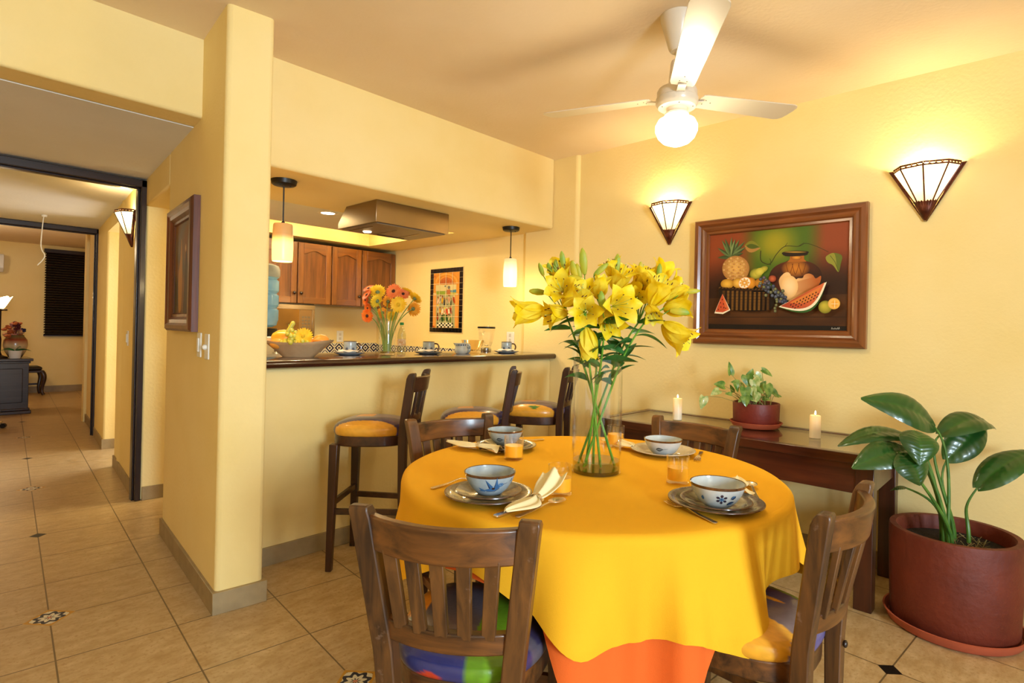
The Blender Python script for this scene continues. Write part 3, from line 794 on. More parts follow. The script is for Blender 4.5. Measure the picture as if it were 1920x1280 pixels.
def spoon(label, p, q):     # bowl at p
    t = thing('spoon', label, 'spoon', group=CUTG); oriented(t, p, q); L = .20; h = L / 2
    m = MB(); strip(m, [(h, .003, .002, .002), (h - .005, .0085, .002, .0022), (h - .06, .0055, .004, .0025), (-h + .07, .0032, .010, .003), (-h + .055, .004, .010, .0022)]); m.build('handle', CUT, t, bevel=.0006)
    m = MB()
    def fn(u, w):
        a = 2*pi*u; r = w; x = -h + .031 + .031 * cos(a) * r; y = .021 * sin(a) * r * (1 - .12 * cos(a)); return (x, y, .0115 - .0085 * (1 - r*r))
    m.grid(fn, 28, 8, 0, wrap=True); m.build('spoon_bowl', CUT, t, solid=.0012); return t
def knife(label, p, q):     # blade tip at p
    t = thing('knife', label, 'knife', group=CUTG); oriented(t, p, q); L = .21; h = L / 2
    m = MB(); strip(m, [(h, .006, .001, .004), (h - .005, .009, .001, .005), (.005, .0065, .001, .005), (.0, .006, .001, .004)]); m.build('handle', CUT, t, bevel=.0008)
    m = MB(); m.loft([[(x, a, .002), (x, b, .0025), (x, b, .0035), (x, a, .0042)] for x, a, b in ((.0, -.006, .007), (-.05, -.006, .010), (-.09, -.006, .008), (-h, -.006, -.004))]); m.build('blade', CUT, t); return t
fork('fork lying in front of the flower-painted bowl', (1.488, .823), (1.399, .600))
fork('fork peeking out left of the hummingbird plate', (1.268, 1.372), (1.082, 1.370))
fork('fork half under the plate nearest the bar, tip towards the vase', (1.73, 1.690), (1.925, 1.652)) 
fork('fork behind the juice glass, beside the sandy plate', (2.100, .962), (2.178, 1.105)) if False else fork('fork behind the juice glass, beside the sandy plate', (2.045, .985), (2.195, 1.04))
spoon('spoon under the napkin of the hummingbird setting', (1.278, 1.014), (1.066, 1.010))
knife('knife under the napkin of the hummingbird setting', (1.235, 1.060), (1.046, 1.052))
spoon('spoon under the napkin of the flower setting', (1.862, .715), (1.672, .612))
knife('knife under the napkin nearest the bar', (1.535, 1.790), (1.592, 1.590))

def napkin(label, c, ang, L1, L2, lift=0, mat=None):
    t = thing('napkin', label, 'napkin', (c[0], c[1], zt + .0105), radians(ang), 'rolled cloth napkins'); m = MB()
    def fn(u, w):
        s = -L1 + (L1 + L2) * u; a = abs(s) / (L1 if s < 0 else L2)
        hw = (.0105 * (1 - a*.9) + .032 * sin(pi * .96 * a ** .8)) if s < 0 else .0105 + .034 * min(1, a * 1.4) ** .9 * (1 - .1*a)
        v = 2*w - 1
        z = .009 + .010 * (1 - v*v) * (1 - .4*a) + .0048 * cos(v * 8.0 + .6) * (.35 + .65*(1 - abs(v))) * (1 - .35*a)
        if s > 0: z += lift * a * a + .010 * a * sin(v * 5 + 1)
        return (s, v * hw + .004*sin(s*40), z)
    m.grid(fn, 40, 34, 0); m.build('folded_cloth', mat or NAPK, t, solid=.0014, ang=75)
    r = thing('napkin_ring', label.replace('napkin', 'napkin ring', 1) if False else RINGLAB.pop(0), 'napkin ring', (c[0], c[1], zt + .0225), radians(ang), 'metal napkin rings')
    for x in (-.005, .005):
        m = MB(); m.tube([(x, .0155*cos(2*pi*k/28), .0135*sin(2*pi*k/28)) for k in range(28)], .0016, 8, closed=True); m.build('hoop', CUT, r)
    m = MB(); m.lathe([(.0150, -.005), (.0160, -.005), (.0160, .005), (.0150, .005), (.0150, -.005)], 28); m.xf(Matrix.Rotation(pi/2, 4, 'Y')); 
    for i, p in enumerate(m.v): m.v[i] = V((p.x, p.y, p.z * .87))
    m.build('band', CUT, r); return t
RINGLAB = ['silver ring round the napkin beside the hummingbird plate', 'silver ring round the napkin nearest the bar', 'silver ring round the napkin behind the flower-painted bowl', 'silver ring round the napkin between vase and sandy plate']
napkin('cream napkin beside the hummingbird plate, over spoon and knife', (1.182, 1.040), 9, .140, .095, .055)
napkin('yellowish napkin lying nearest the bar', (1.545, 1.664), 101 - 180, .165, .10, .0)
napkin('cream napkin fanned out behind the flower-painted bowl', (1.735, .700), 25 + 180, .115, .09, .01)
napkin('cream napkin between the lily vase and the sandy plate', (2.045, 1.330), 65, .09, .10, .0)

# ------------------------------------------------------------------ lily vase
VX, VY = 1.629, 1.158; VD = VX * FWD.x + VY * FWD.y
t = thing('glass_vase', 'tall clear glass cylinder vase of yellow lilies on the table', 'vase', (VX, VY, zt)); r, h = .0855, .392
m = MB(); m.lathe([(0, 0), (r - .003, 0), (r, .003), (r, h), (r - .0015, h + .0012), (r - .0035, h), (r - .004, .014), (0, .013)], 64); m.build('glass_body', GL, t)
m = MB(); m.lathe([(0, .0005), (r - .006, .0005), (r - .005, .0125), (0, .0125)], 64); m.build('thick_base', thin_glass('green glass base', tint='#8f9068', base=.14, edge=.6), t)
m = MB(); m.lathe([(0, .0145), (r - .0045, .0145), (r - .0045, .042), (0, .042)], 64); m.build('water', WATER, t)

PETAL = leafmat('yellow lily petal', '#f8dc0c', '#fdec4c', .5, .35, vs=22)
PETALB = leafmat('pale lily bud', '#dcc431', '#8fae3a', .5, .2, vs=9)
ANTH = M('brown anther', '#5a2410', .8)
STEMG = leafmat('lily stem green', '#4c8a1e', '#6fa62e', .45, .1)
LEAFG = leafmat('lily leaf green', '#1f5426', '#3a7a35', .35, .2)
SIL = M('pale filament', '#b7c15a', .6)

def lily_flower(size, openness):
    """axis +Z, base at origin; returns (petals mesh builder, stamens builder, anthers builder)"""
    P = MB(); rnd = random
    for k in range(6):
        inner = k % 2; a0 = radians(60 * k + rnd.uniform(-6, 6)); W = (.026 if inner else .021) * size / .085
        op = openness * rnd.uniform(.9, 1.1); L = size * rnd.uniform(.95, 1.08)
        def fn(u, w, a0=a0, W=W, op=op, L=L):
            s = u; v = 2*w - 1
            ang = .10 + op * (.30*s + 1.15 * s*s + .5 * max(0, s - .65))       # angle off axis grows along the petal
            # integrate path
            n = 12; x = z = 0.0
            for i in range(n):
                q = s * (i + .5) / n; g = .10 + op * (.30*q + 1.15*q*q + .5*max(0, q - .65)); x += sin(g) * L * s / n; z += cos(g) * L * s / n
            hw = W * (sin(pi * min(1, s*.96 + .035) ** .85) ** .75) * (1 if s < .98 else .3)
            cup = hw * .55 * (1 - v*v) * (1 - .6*s); rip = .0016 * sin(s*19 + k) * v * s
            xr = x + .0025 - (cup) * cos(ang) * -.0 + cup * .9 * cos(ang); zr = z - cup * sin(ang) * .9 + rip
            y = hw * v
            return (xr*cos(a0) - y*sin(a0), xr*sin(a0) + y*cos(a0), zr)
        P.grid(fn, 12, 6, 0)
    S, A = MB(), MB()
    if openness > .5:
        for k in range(6):
            a = radians(60*k + 30); tip = V((.020*cos(a)*size/.085, .020*sin(a)*size/.085, size*.72))
            S.tube(bez2((0, 0, 0), V((tip.x*.25, tip.y*.25, tip.z*.6)), tip, 5), .0008, 5); A.ell(tip, (.0018, .0018, .0055), 8, 5)
        S.tube([(0, 0, 0), (0.002, 0, size*.82)], [.0011, .0012], 6); S.ell((0.002, 0, size*.83), .0024, 8, 5)
    return P, S, A
def bud(L, r):
    m = MB(); m.lathe([(0, 0), (r*.45, L*.04), (r*.8, L*.22), (r, L*.5), (r*.8, L*.78), (r*.35, L*.95), (0, L)], 12)
    for i, p in enumerate(m.v):
        a = atan2(p.y, p.x); k = 1 + .10 * cos(3*a); m.v[i] = V((p.x*k, p.y*k, p.z))
    return m
def lance(base, direction, L, w, droop, side=None):
    """pointed leaf starting at base"""
    d = V(direction).normalized(); u = V((0, 0, 1)); s = d.cross(u)
    s = V((1, 0, 0)) if s.length < .05 else s.normalized(); nrm = s.cross(d); tw_ = random.uniform(-.9, .9); s, nrm = s*cos(tw_) + nrm*sin(tw_), nrm*cos(tw_) - s*sin(tw_)
    m = MB()
    def fn(a, b):
        v = 2*b - 1; p = V(base) + d * (L*a) - u * (droop * L * a*a); hw = w * sin(pi * min(1, a*.97 + .02) ** .8) ** .9
        return p + s * (hw * v) + nrm * (abs(v) * hw * .35)
    m.grid(fn, 10, 4, 0); return m
def vdir(dx, dy, dz):   # image right, image up, towards viewer
    return RGT * dx + UP * dy - FWD * dz
LG = 'stems of yellow lilies in the tall vase'
def lily_stem(label, bot, rim, head, dz, flowers, buds, nleaf):
    p0 = at(bot[0], bot[1], VD + dz[0]); p1 = at(rim[0], rim[1], VD + dz[1]); p2 = at(head[0], head[1], VD + dz[2])
    p0.z = max(p0.z, zt + .017)
    t = thing('lily_stem', label, 'flower', tuple(p0), 0, LG); off = -p0
    path = [p0 + (p1 - p0) * (i / 8) for i in range(8)] + bez2(p1, p1 + (p1 - p0).normalized() * (p2 - p1).length * .5, p2, 8)
    m = MB(); m.tube([q + off for q in path], [.0046 - .0018 * i / len(path) for i in range(len(path))], 8); m.build('stem', STEMG, t)
    for (px, py, ddz, dx, dy, dzv, size, op) in flowers:
        c = at(px, py, VD + dz[2] + ddz); d = vdir(dx, dy, dzv).normalized(); base = c - d * size * .42
        m = MB(); m.tube([q + off for q in bez2(p2, (p2 + base) / 2 + V((0, 0, .012)), base, 7)], [.0026]*7 + [.003], 6); m.build('pedicel', STEMG, t)
        P, S, A = lily_flower(size, op); mat = Matrix.Translation(base + off) @ frame_to(d) @ Matrix.Rotation(random.uniform(0, 6), 4, 'Z')
        f = P.xf(mat).build('bloom', PETAL, t, ang=80)
        if S.v: S.xf(mat).build('pistil', SIL, f); A.xf(mat).build('anthers', ANTH, f)
    for (px, py, ddz, dx, dy, L, r_) in buds:
        c = at(px, py, VD + dz[2] + ddz); d = vdir(dx, dy, .15).normalized(); base = c - d * L * .5
        m = MB(); m.tube([q + off for q in bez2(p2, (p2 + base) / 2 + V((0, 0, -.005)), base, 7)], .0018, 6); m.build('pedicel', STEMG, t)
        b = bud(L, r_); b.xf(Matrix.Translation(base + off) @ frame_to(d)); b.build('bud', PETALB, t)
    for k in range(nleaf):
        f = .42 + .56 * (k + .5) / nleaf; q = path[min(int(f * len(path)), len(path) - 1)]
        a = k * 2.4 + p0.x * 50; f = f if k % 3 else min(.99, f + .12); out = RGT * cos(a) + FWD * sin(a) * .8 + V((0, 0, .75 if f < .75 else .2))
        L = random.uniform(.085, .135) if f > .5 else .08
        lance(q + off, out, L, .0125 + .005*random.random(), random.uniform(.1, .6)).build('leaf', LEAFG, t, ang=80)
    return t
F = .112
lily_stem('lily stem leaning furthest to the left, with drooping outer bloom', (1152, 884), (1096, 690), (1062, 592), (.02, -.02, -.03),
    [(1052, 512, .02, -.25, .75, .45, F, .95), (1052, 541, -.05, -.25, .25, .9, F, .95), (992, 583, .0, -1, -.12, .15, F*1.15, .62), (1043, 588, -.03, -.8, -.15, .35, F*.9, .8), (1075, 556, -.05, .6, .5, .4, F, .7)],
    [(1015, 505, .0, -.35, 1, .05, .0085), (1031, 505, .02, -.3, 1, .05, .009), (1055, 487, .0, -.15, 1, .062, .010), (1008, 547, .0, -1, .1, .062, .012), (1042, 499, .03, 0, 1, .05, .009)], 11)
lily_stem('lily stem with a hanging half-closed bloom just above the vase rim', (1126, 880), (1106, 690), (1098, 600), (-.01, -.04, -.08),
    [(1099, 584, -.03, -.1, .0, 1, F*.95, 1.05), (1101, 640, .0, .12, -1, .15, F*1.0, .28), (1090, 552, .03, .1, .7, .5, F*.9, .55)],
    [(1077, 508, .04, -.25, 1, .075, .013), (1094, 490, .05, -.1, 1, .095, .014), (1081, 522, .03, -.9, .25, .062, .011), (1085, 512, .06, -.2, 1, .07, .012)], 10)
lily_stem('lily stem with the big bloom facing forward in the middle', (1098, 872), (1124, 700), (1134, 606), (.0, -.05, -.09),
    [(1160, 572, -.03, .35, .05, .95, F*1.15, 1.1), (1140, 600, .0, .2, -.5, .7, F, .7), (1125, 540, .03, .2, .8, .3, F*.8, .4)],
    [(1129, 566, -.04, -.12, 1, .075, .0125), (1127, 505, .03, .75, .65, .065, .0105)], 9)
lily_stem('lily stem with the upright bloom at the top of the middle', (1112, 882), (1118, 690), (1148, 590), (.04, .02, .02),
    [(1163, 520, .0, .3, .8, .4, F*1.12, .98), (1185, 545, .02, .8, .35, .3, F*.95, .8), (1150, 505, .02, -.35, .9, .1, F*.9, .8)],
    [(1157, 495, .0, .05, 1, .075, .0125), (1166, 590, .03, -.2, .9, .05, .010)], 9)
lily_stem('lily stem behind the middle, topped by a bloom below the frame corner', (1084, 868), (1150, 690), (1196, 606), (.03, .02, .03),
    [(1203, 520, .02, .1, .85, .2, F, .8), (1193, 560, -.02, -.1, .1, .9, F*.75, .7), (1240, 512, .03, .45, .8, .05, F*.95, .8), (1217, 540, .03, .2, .6, .4, F, .9)],
    [(1200, 503, .0, .1, 1, .05, .0085), (1236, 510, .0, .05, 1, .062, .010)], 9)
lily_stem('lily stem leaning furthest to the right, low bloom before the painting', (1094, 875), (1156, 700), (1206, 608), (-.02, -.02, -.03),
    [(1234, 545, -.03, .35, .9, .4, F*1.2, .85), (1270, 575, .0, .95, .15, .3, F, .7), (1268, 625, -.02, .75, -.65, .3, F*1.2, .8), (1262, 545, .02, .7, .6, .3, F, .6), (1222, 585, -.04, .1, -.6, .6, F*.7, .7)],
    [(1258, 532, .0, .9, .3, .062, .011), (1296, 546, .0, 1, .05, .062, .0095), (1276, 584, -.03, 1, -.1, .075, .013)], 12)
# ------------------------------------------------------------------ framed still life
FW = wood('oak picture frame across', '#522810', '#985628', 'y', rough=.3, coat=.45)
FWZ = wood('oak picture frame upright', '#522810', '#985628', 'z', rough=.3, coat=.45)
def picture_frame(t, w, h, fw, prof, matx, matz):
    """moulding in local YZ plane (outer size w,h), front towards -X; prof = [(inset from outer edge, x)]"""
    for side in range(4):
        m = MB(); rings = []
        for s in (0, 1):
            ring = []
            for ins, x in prof:
                if side == 0: p = (x, -w/2 + ins + s*(w - 2*ins), h/2 - ins)
                elif side == 1: p = (x, -w/2 + ins + s*(w - 2*ins), -h/2 + ins)
                elif side == 2: p = (x, -w/2 + ins, -h/2 + ins + s*(h - 2*ins))
                else: p = (x, w/2 - ins, -h/2 + ins + s*(h - 2*ins))
                ring.append(p)
            rings.append(ring)
        m.loft(rings); m.build('frame_side', matx if side < 2 else matz, t, ang=25)
PW, PH = 1.010, .806; pyc, pzc = 1.240, 1.588
t = thing('framed_painting', 'large wood-framed still life of fruit and a clay jar on the wall', 'painting', (RX, pyc, pzc))
picture_frame(t, PW, PH, .1, [(0, -.001), (0, -.040), (.008, -.050), (.030, -.052), (.044, -.040), (.058, -.044), (.070, -.040), (.078, -.030), (.092, -.030), (.098, -.022), (.098, -.001)], FW, FWZ)
# homography from the photographed canvas to the unit square
import itertools
def solve8(A, B):
    n = 8; Mx = [A[i][:] + [B[i]] for i in range(n)]
    for i in range(n):
        p = max(range(i, n), key=lambda r: abs(Mx[r][i])); Mx[i], Mx[p] = Mx[p], Mx[i]
        for r in range(n):
            if r != i:
                k = Mx[r][i] / Mx[i][i]; Mx[r] = [a - k*b for a, b in zip(Mx[r], Mx[i])]
    return [Mx[i][n] / Mx[i][i] for i in range(n)]
def homog(src, dst):
    A, B = [], []
    for (x, y), (u, v) in zip(src, dst):
        A.append([x, y, 1, 0, 0, 0, -u*x, -u*y]); B.append(u); A.append([0, 0, 0, x, y, 1, -v*x, -v*y]); B.append(v)
    q = solve8(A, B)
    return lambda x, y: ((q[0]*x + q[1]*y + q[2]) / (q[6]*x + q[7]*y + 1), (q[3]*x + q[4]*y + q[5]) / (q[6]*x + q[7]*y + 1))
ih, iw = PH/2 - .094, PW/2 - .094
H = homog([(218, 315), (1372, 195), (1372, 1105), (218, 1085)], [(iw, ih), (-iw, ih), (-iw, -ih), (iw, -ih)])
A = Art(lambda x, y: (-.018,) + H(x, y), (-1, 0, 0), .00010)
def sstep(a, b, x): q = max(0, min(1, (x - a) / (b - a))); return q*q*(3 - 2*q)
def hx(c): c = c.lstrip('#'); return [int(c[i:i+2], 16) for i in (0, 2, 4)]
def mixc(a, b, f): return [a[i]*(1-f) + b[i]*f for i in range(3)]
def bgcol(u, v):
    red, green, yel, dark = hx('#8c3f1e'), hx('#4a6416'), hx('#9a8f1a'), hx('#2a1208')
    c = mixc(red, green, sstep(.20, .36, u) * (1 - sstep(.68, .84, u)))
    d = sqrt(((u - .47) / .16)**2 + ((v - .14) / .20)**2); c = mixc(yel, c, sstep(.1, 1.3, d))
    k = sstep(.22 if u < .25 or u > .7 else .50, .62, v + .05*sin(u*9)); c = mixc(c, dark, k * (.97 if (u < .33 or u > .58) else .9))
    return c
A.gridpatch([(218, 315), (1372, 195), (1372, 1105), (218, 1085)], 60, 44, bgcol)
A.gridpatch([(218, 832), (1372, 795), (1372, 1060), (218, 1040)], 40, 8, lambda u, v: mixc(hx('#5a3312'), hx('#3a1d0a'), .5 + .5*sin(v*7 + u*2 + sin(u*14)) * (.7)))
A.line([(218, 985), (1372, 985)], 5, '#2a1508'); A.gridpatch([(218, 1040), (1372, 1060), (1372, 1105), (218, 1085)], 4, 2, lambda u, v: hx('#140c0a'))
# stems and leaves
A.line(spl([(640, 440), (640, 510), (665, 540), (720, 548), (770, 470), (840, 405), (950, 405), (1010, 380), (1100, 405), (1200, 450)]), 8, '#33300f', 4)
A.line(spl([(720, 560), (725, 530), (715, 505)]), 8, '#2d3a10', 3); A.line(spl([(840, 405), (860, 375)]), 5, '#33300f', 2); A.line(spl([(950, 405), (1000, 372)]), 5, '#33300f', 2)
A.leaf(505, 400, 640, 420, 48, '#7c7a24', '#a87a3c'); A.leaf(520, 402, 630, 412, 20, '#4c5a1a')
A.poly(spl([(1180, 490), (1240, 458), (1312, 480), (1305, 545), (1285, 615), (1240, 560), (1195, 535)], 5, True), '#5f6a20'); A.poly(spl([(1180, 490), (1240, 458), (1262, 500), (1270, 560), (1285, 615), (1240, 560), (1195, 535)], 5, True), '#8d8a30'); A.line([(1215, 480), (1255, 530), (1285, 605)], 4, '#3c4a16')
# jar
A.poly(spl([(720, 690), (722, 620), (770, 565), (860, 530), (1010, 525), (1100, 560), (1145, 620), (1140, 700), (1060, 790), (985, 850), (880, 850), (800, 770)], 6, True), lambda x, y: mixc(hx('#5c2410'), hx('#1c0a05'), sstep(60, 300, abs(x - 920))))
A.ell(930, 585, 120, 75, '#c87a24', '#4a1c0c', n=32)
for x in (880, 930, 985): A.line(spl([(x - 30, 545), (x - 18, 590), (x, 635), (x + 18, 590), (x + 30, 545)]), 4, '#5a2208')
A.poly([(885, 480), (1000, 470), (1000, 510), (1020, 530), (860, 535), (882, 512)], '#a8601c'); A.ell(935, 497, 45, 18, '#e09a34', '#8a4414')
A.poly(spl([(818, 468), (830, 452), (925, 440), (1028, 446), (1032, 462), (1005, 480), (860, 487)], 5, True), '#1f0d05'); A.ell(925, 452, 95, 8, '#b08a30', '#5a3a10')
A.poly(spl([(795, 690), (830, 632), (870, 618), (895, 645), (905, 685), (925, 692), (950, 668), (990, 665), (1005, 640), (1040, 628), (1075, 640), (1100, 668), (1143, 648), (1130, 715), (1065, 785), (985, 855), (885, 855), (830, 790)], 6, True), lambda x, y: mixc(hx('#f2c486'), hx('#a8501a'), sstep(20, 230, abs(x - 885)) * .9))
A.ell(885, 735, 70, 90, '#f8d8a4', '#f0bd78', n=24)
# pineapple
for k, (x1, y1, c) in enumerate([(285, 500, '#4c5a32'), (285, 420, '#5c7040'), (320, 355, '#6a7d48'), (400, 330, '#74884e'), (465, 350, '#6a7d48'), (512, 365, '#5c7040'), (520, 412, '#6a7d48'), (500, 460, '#4c5a32'), (345, 340, '#56683a'), (430, 345, '#7d9056')]):
    A.leaf(398, 492, x1, y1, 15, c, '#3c4a28')
A.ell(440, 590, 112, 106, '#e2b05c', '#a8743a', rot=.12, n=36)
for i in range(8):
    for j in range(8):
        x = 345 + 27*j + 13*(i % 2); y = 505 + 24*i
        if ((x - 440)/105)**2 + ((y - 590)/98)**2 < 1: A.poly([(x - 9, y), (x, y - 8), (x + 9, y), (x, y + 8)], '#c98a4c' if (i + j) % 2 else '#eec27c'); A.ell(x, y, 3, 3, '#7a4422', n=6, rings=1)
# pear, oranges
A.ell(612, 632, 52, 44, '#c8b840', '#6a701e', rot=-.2); A.ell(672, 596, 40, 24, '#c4b03c', '#7a7a20', rot=-.45); A.ell(640, 615, 40, 30, '#d8c850', '#b0a432', rot=-.4)
A.ell(748, 672, 32, 28, '#c8623a', '#7a2c18')
A.ell(655, 708, 52, 42, '#e8a838', '#a86a18'); A.ell(378, 715, 54, 40, '#e8b444', '#b07818'); A.ell(465, 708, 44, 40, '#eebc50', '#b87e20'); A.ell(570, 708, 42, 46, '#e89c28', '#b06a14')
A.ell(522, 706, 54, 46, '#e8902a', rot=-.55); A.ell(520, 706, 49, 41, '#f6ead0', rot=-.55)
for k in range(8):
    a = 2*pi*k/8; A.ell(520 + 25*cos(a), 706 + 21*sin(a), 17, 8, '#f0b858', '#dc9030', rot=a - .2, n=12, rings=2)
# basket
A.poly(spl([(318, 745), (520, 765), (700, 762), (765, 790), (768, 870), (740, 925), (600, 938), (450, 930), (385, 905), (335, 850)], 3, True), '#1c0d06')
for i in range(11):
    for j in range(13):
        x = 352 + 37*i; y = 775 + 12.5*j
        if x < 745 and 770 + .02*(x-350) < y < 930 - (18 if x < 420 else 0) and not (x < 400 and y > 850 + (x - 352)): A.ell(x, y, 14, 5, '#a8742e' if 380 < x < 680 else '#6a4418', '#3a200c', n=10, rings=2)
A.line([(312, 742), (400, 758), (520, 768), (690, 764)], 14, '#2c1608')
for i in range(14): A.line([(318 + 27*i, 750 + i*1.2), (332 + 27*i, 742 + i*1.2)], 7, '#6a4418')
# grapes
rg = random.Random(4)
for i in range(72):
    f = rg.random(); x = 668 + f*200 + rg.uniform(-1, 1)*44*(1 - abs(f - .45)); y = 695 + f*165 + rg.uniform(-1, 1)*62*(1 - .9*abs(f - .4))
    A.ell(x, y, 15, 15, rg.choice(['#6e7486', '#59607a', '#8a8a5a', '#7a6a72']), '#171a28', off=(-4, -5), n=12, rings=3)
for x, y in ((795, 890), (785, 915), (788, 938), (800, 862)): A.ell(x, y, 13, 13, '#8a8a5a', '#2a2a20', off=(-3, -4), n=12, rings=3)
# melon slices
def arcpts(x0, y0, x1, y1, sag, n=16):
    dx, dy = x1-x0, y1-y0; d = sqrt(dx*dx+dy*dy); nx, ny = -dy/d, dx/d
    return [(x0 + dx*t + nx*sag*sin(pi*t), y0 + dy*t + ny*sag*sin(pi*t)) for t in [i/n for i in range(n+1)]]
A.poly(arcpts(812, 905, 1205, 700, 150), '#2e5a24'); A.poly(arcpts(815, 903, 1207, 700, 132), '#f0e2c4'); A.poly(arcpts(830, 898, 1190, 704, 112), lambda x, y: mixc(hx('#a83a22'), hx('#d86a3a'), sstep(830, 1190, x)))
A.poly(arcpts(905, 870, 1165, 735, 62), '#d87a34')
for i in range(26):
    f = i / 25; A.ell(915 + 215*f + 9*(i % 3), 905 - 105*f + 17*((i % 3) - 1), 4.5, 8, '#2a0c06', rot=.6, n=8, rings=1)
A.poly([(355, 798), (422, 930), (362, 962), (292, 955)], '#f0e0c0'); A.poly([(355, 798), (412, 925), (360, 948), (300, 943)], '#c8502a'); A.poly([(355, 798), (384, 860), (412, 925), (385, 938)], '#d86a3a')
for x, y in ((340, 870), (365, 880), (345, 905), (370, 910), (325, 925), (385, 915), (355, 845)): A.ell(x, y, 3.5, 7, '#2a0c06', n=8, rings=1)
A.ell(1200, 905, 56, 52, '#c8b43c', '#74701a', off=(-12, -14)); A.ell(1272, 878, 50, 46, '#f2d48c', '#e8a83c'); A.ell(1278, 880, 36, 34, '#e89a2c', '#f0b850'); A.line([(1278, 850), (1278, 910)], 4, '#f8e8c0'); A.line([(1248, 880), (1308, 880)], 4, '#f8e8c0')
# signature scrawl
for k, (x, h_) in enumerate([(1255, 16), (1268, 10), (1280, 14), (1291, 9), (1302, 15), (1314, 18)]):
    A.line(spl([(x, 1088), (x + 4, 1088 - h_), (x + 8, 1086)], 4), 2.6, '#b8b4a8')
A.mb.build('canvas', attrmat('oil paint', rough=.55, coat=0, spec=.3, bump=.05), t)
m = MB(); m.box((-.017, -iw - .008, -ih - .008), (-.004, iw + .008, ih + .008)); m.build('backing_board', SW_X, t)

# ------------------------------------------------------------------ wall sconces
COPPER = M('dark copper', '#3f1c10', .42, metal=.55, var=.4, vscale=30, col2='#6a3320')
PANEL = emit('lit milk glass', '#ffdf9a', SCONCE_E, base='#fff0d0', grad=(-.20, .0, .18, 1.0))
for n_ in PANEL.node_tree.nodes:
    if n_.type == 'MAP_RANGE': n_.inputs[3].default_value = SCONCE_E * .15; n_.inputs[4].default_value = SCONCE_E
BULB = emit('bulb glow', '#fff0cc', 30)
def sconce(label, loc, rotz, power, wid=.335, hgt=.285, dep=.115):
    """local: wall plane x=0, room towards -X; top edge z=0, apex z=-hgt"""
    t = thing('wall_sconce', label, 'wall lamp', loc, rotz, 'triangular wall sconces')
    hw = wid/2; NP = 4; fw = .022
    # back frame : two bars and a top strip lying on the wall
    for s in (-1, 1):
        m = MB(); m.loft([[(x, s*(hw - ins)*k, z) for x, ins in ((-.001, 0), (-.012, 0), (-.012, fw), (-.001, fw))] for k, z in ((1, 0), (.03, -hgt + .002))])
        m.build('frame_bar', COPPER, t)
    ang = [pi * (1 - i / NP) for i in range(NP + 1)]
    top = [V((-.012 - (dep - .012) * sin(a), (hw - fw) * cos(a) * -1, -.012)) for a in ang]
    apex = V((-.012, 0, -hgt + .02))
    lo = [apex + (p - apex) * .30 for p in top]
    m = MB()
    for i in range(NP): m.add([top[i], top[i+1], lo[i+1], lo[i]], [(0, 1, 2, 3)])
    m.build('glass_panels', PANEL, t, smooth=False, solid=.002)
    for i in range(NP + 1):
        m = MB(); m.tube([top[i] + V((-.003, 0, .002)), lo[i] + V((-.003, 0, 0))], [.0042, .0036], 6); m.build('rib', COPPER, t)
    # pierced gallery band round the top
    for i in range(NP):
        m = MB(); a, b = top[i], top[i+1]; u = V((0, 0, .012))
        m.tube([a, b], .0036, 6); m.tube([a + u*1.35, b + u*1.35], .0036, 6)
        for k in range(4):
            c = a + (b - a) * ((k + .5) / 4) + u*.62; e = (b - a).normalized()
            m.tube([c + e * (.013*cos(2*pi*q/10)) + V((0, 0, .0055*sin(2*pi*q/10))) for q in range(10)], .0027, 5, closed=True)
            c2 = a + (b - a) * ((k + 1) / 4) + u*.62; m.ell(c2, .004, 6, 4)
        m.build('gallery_band', COPPER, t)
    # fluted cup at the bottom
    m = MB(); K = 24; rt = []; rb = []
    for i in range(K + 1):
        a = pi * i / K; q = 1 + .05 * cos(a * 24); rt.append(apex + V((-(dep - .012) * sin(a) * .36 * q - .002, -(hw - fw) * cos(a) * .36 * q, (hgt - .035) * .335 + .004*cos(a*24)))); rb.append(apex + V((-.004 * sin(a), -.004 * cos(a), -.012)))
    m.loft([rt, rb], caps=False); m.build('fluted_cup', COPPER, t, solid=.002)
    m = MB(); m.ell((-.05, 0, -.075), (.014, .014, .022), 12, 8); m.build('bulb', BULB, t)
    L = bpy.data.lights.new('sconce_light', 'POINT'); L.energy = power; L.color = (1, .78, .40); L.shadow_soft_size = .02
    lo_ = bpy.data.objects.new('sconce_light', L); COL.objects.link(lo_); lo_.parent = t; lo_.location = (-.058, 0, -.030)
    return t
sconce('triangular wall sconce right above the corner of the painting, by the potted floor plant', (RX, .480, 2.139), 0, SC_P)
sconce('triangular wall sconce left of the painting, above the lilies', (RX, 1.950, 2.140), 0, SC_P, wid=.325, hgt=.282)
a3 = atan2(5.955 - 4.785, 1.237 - 1.112) - pi/2
p3 = V((1.143, 5.09, 2.065)); sconce('wall sconce lit in the corridor beyond the dark door frame', tuple(p3), a3 + 0, SC_P * .5, wid=.32, hgt=.26)

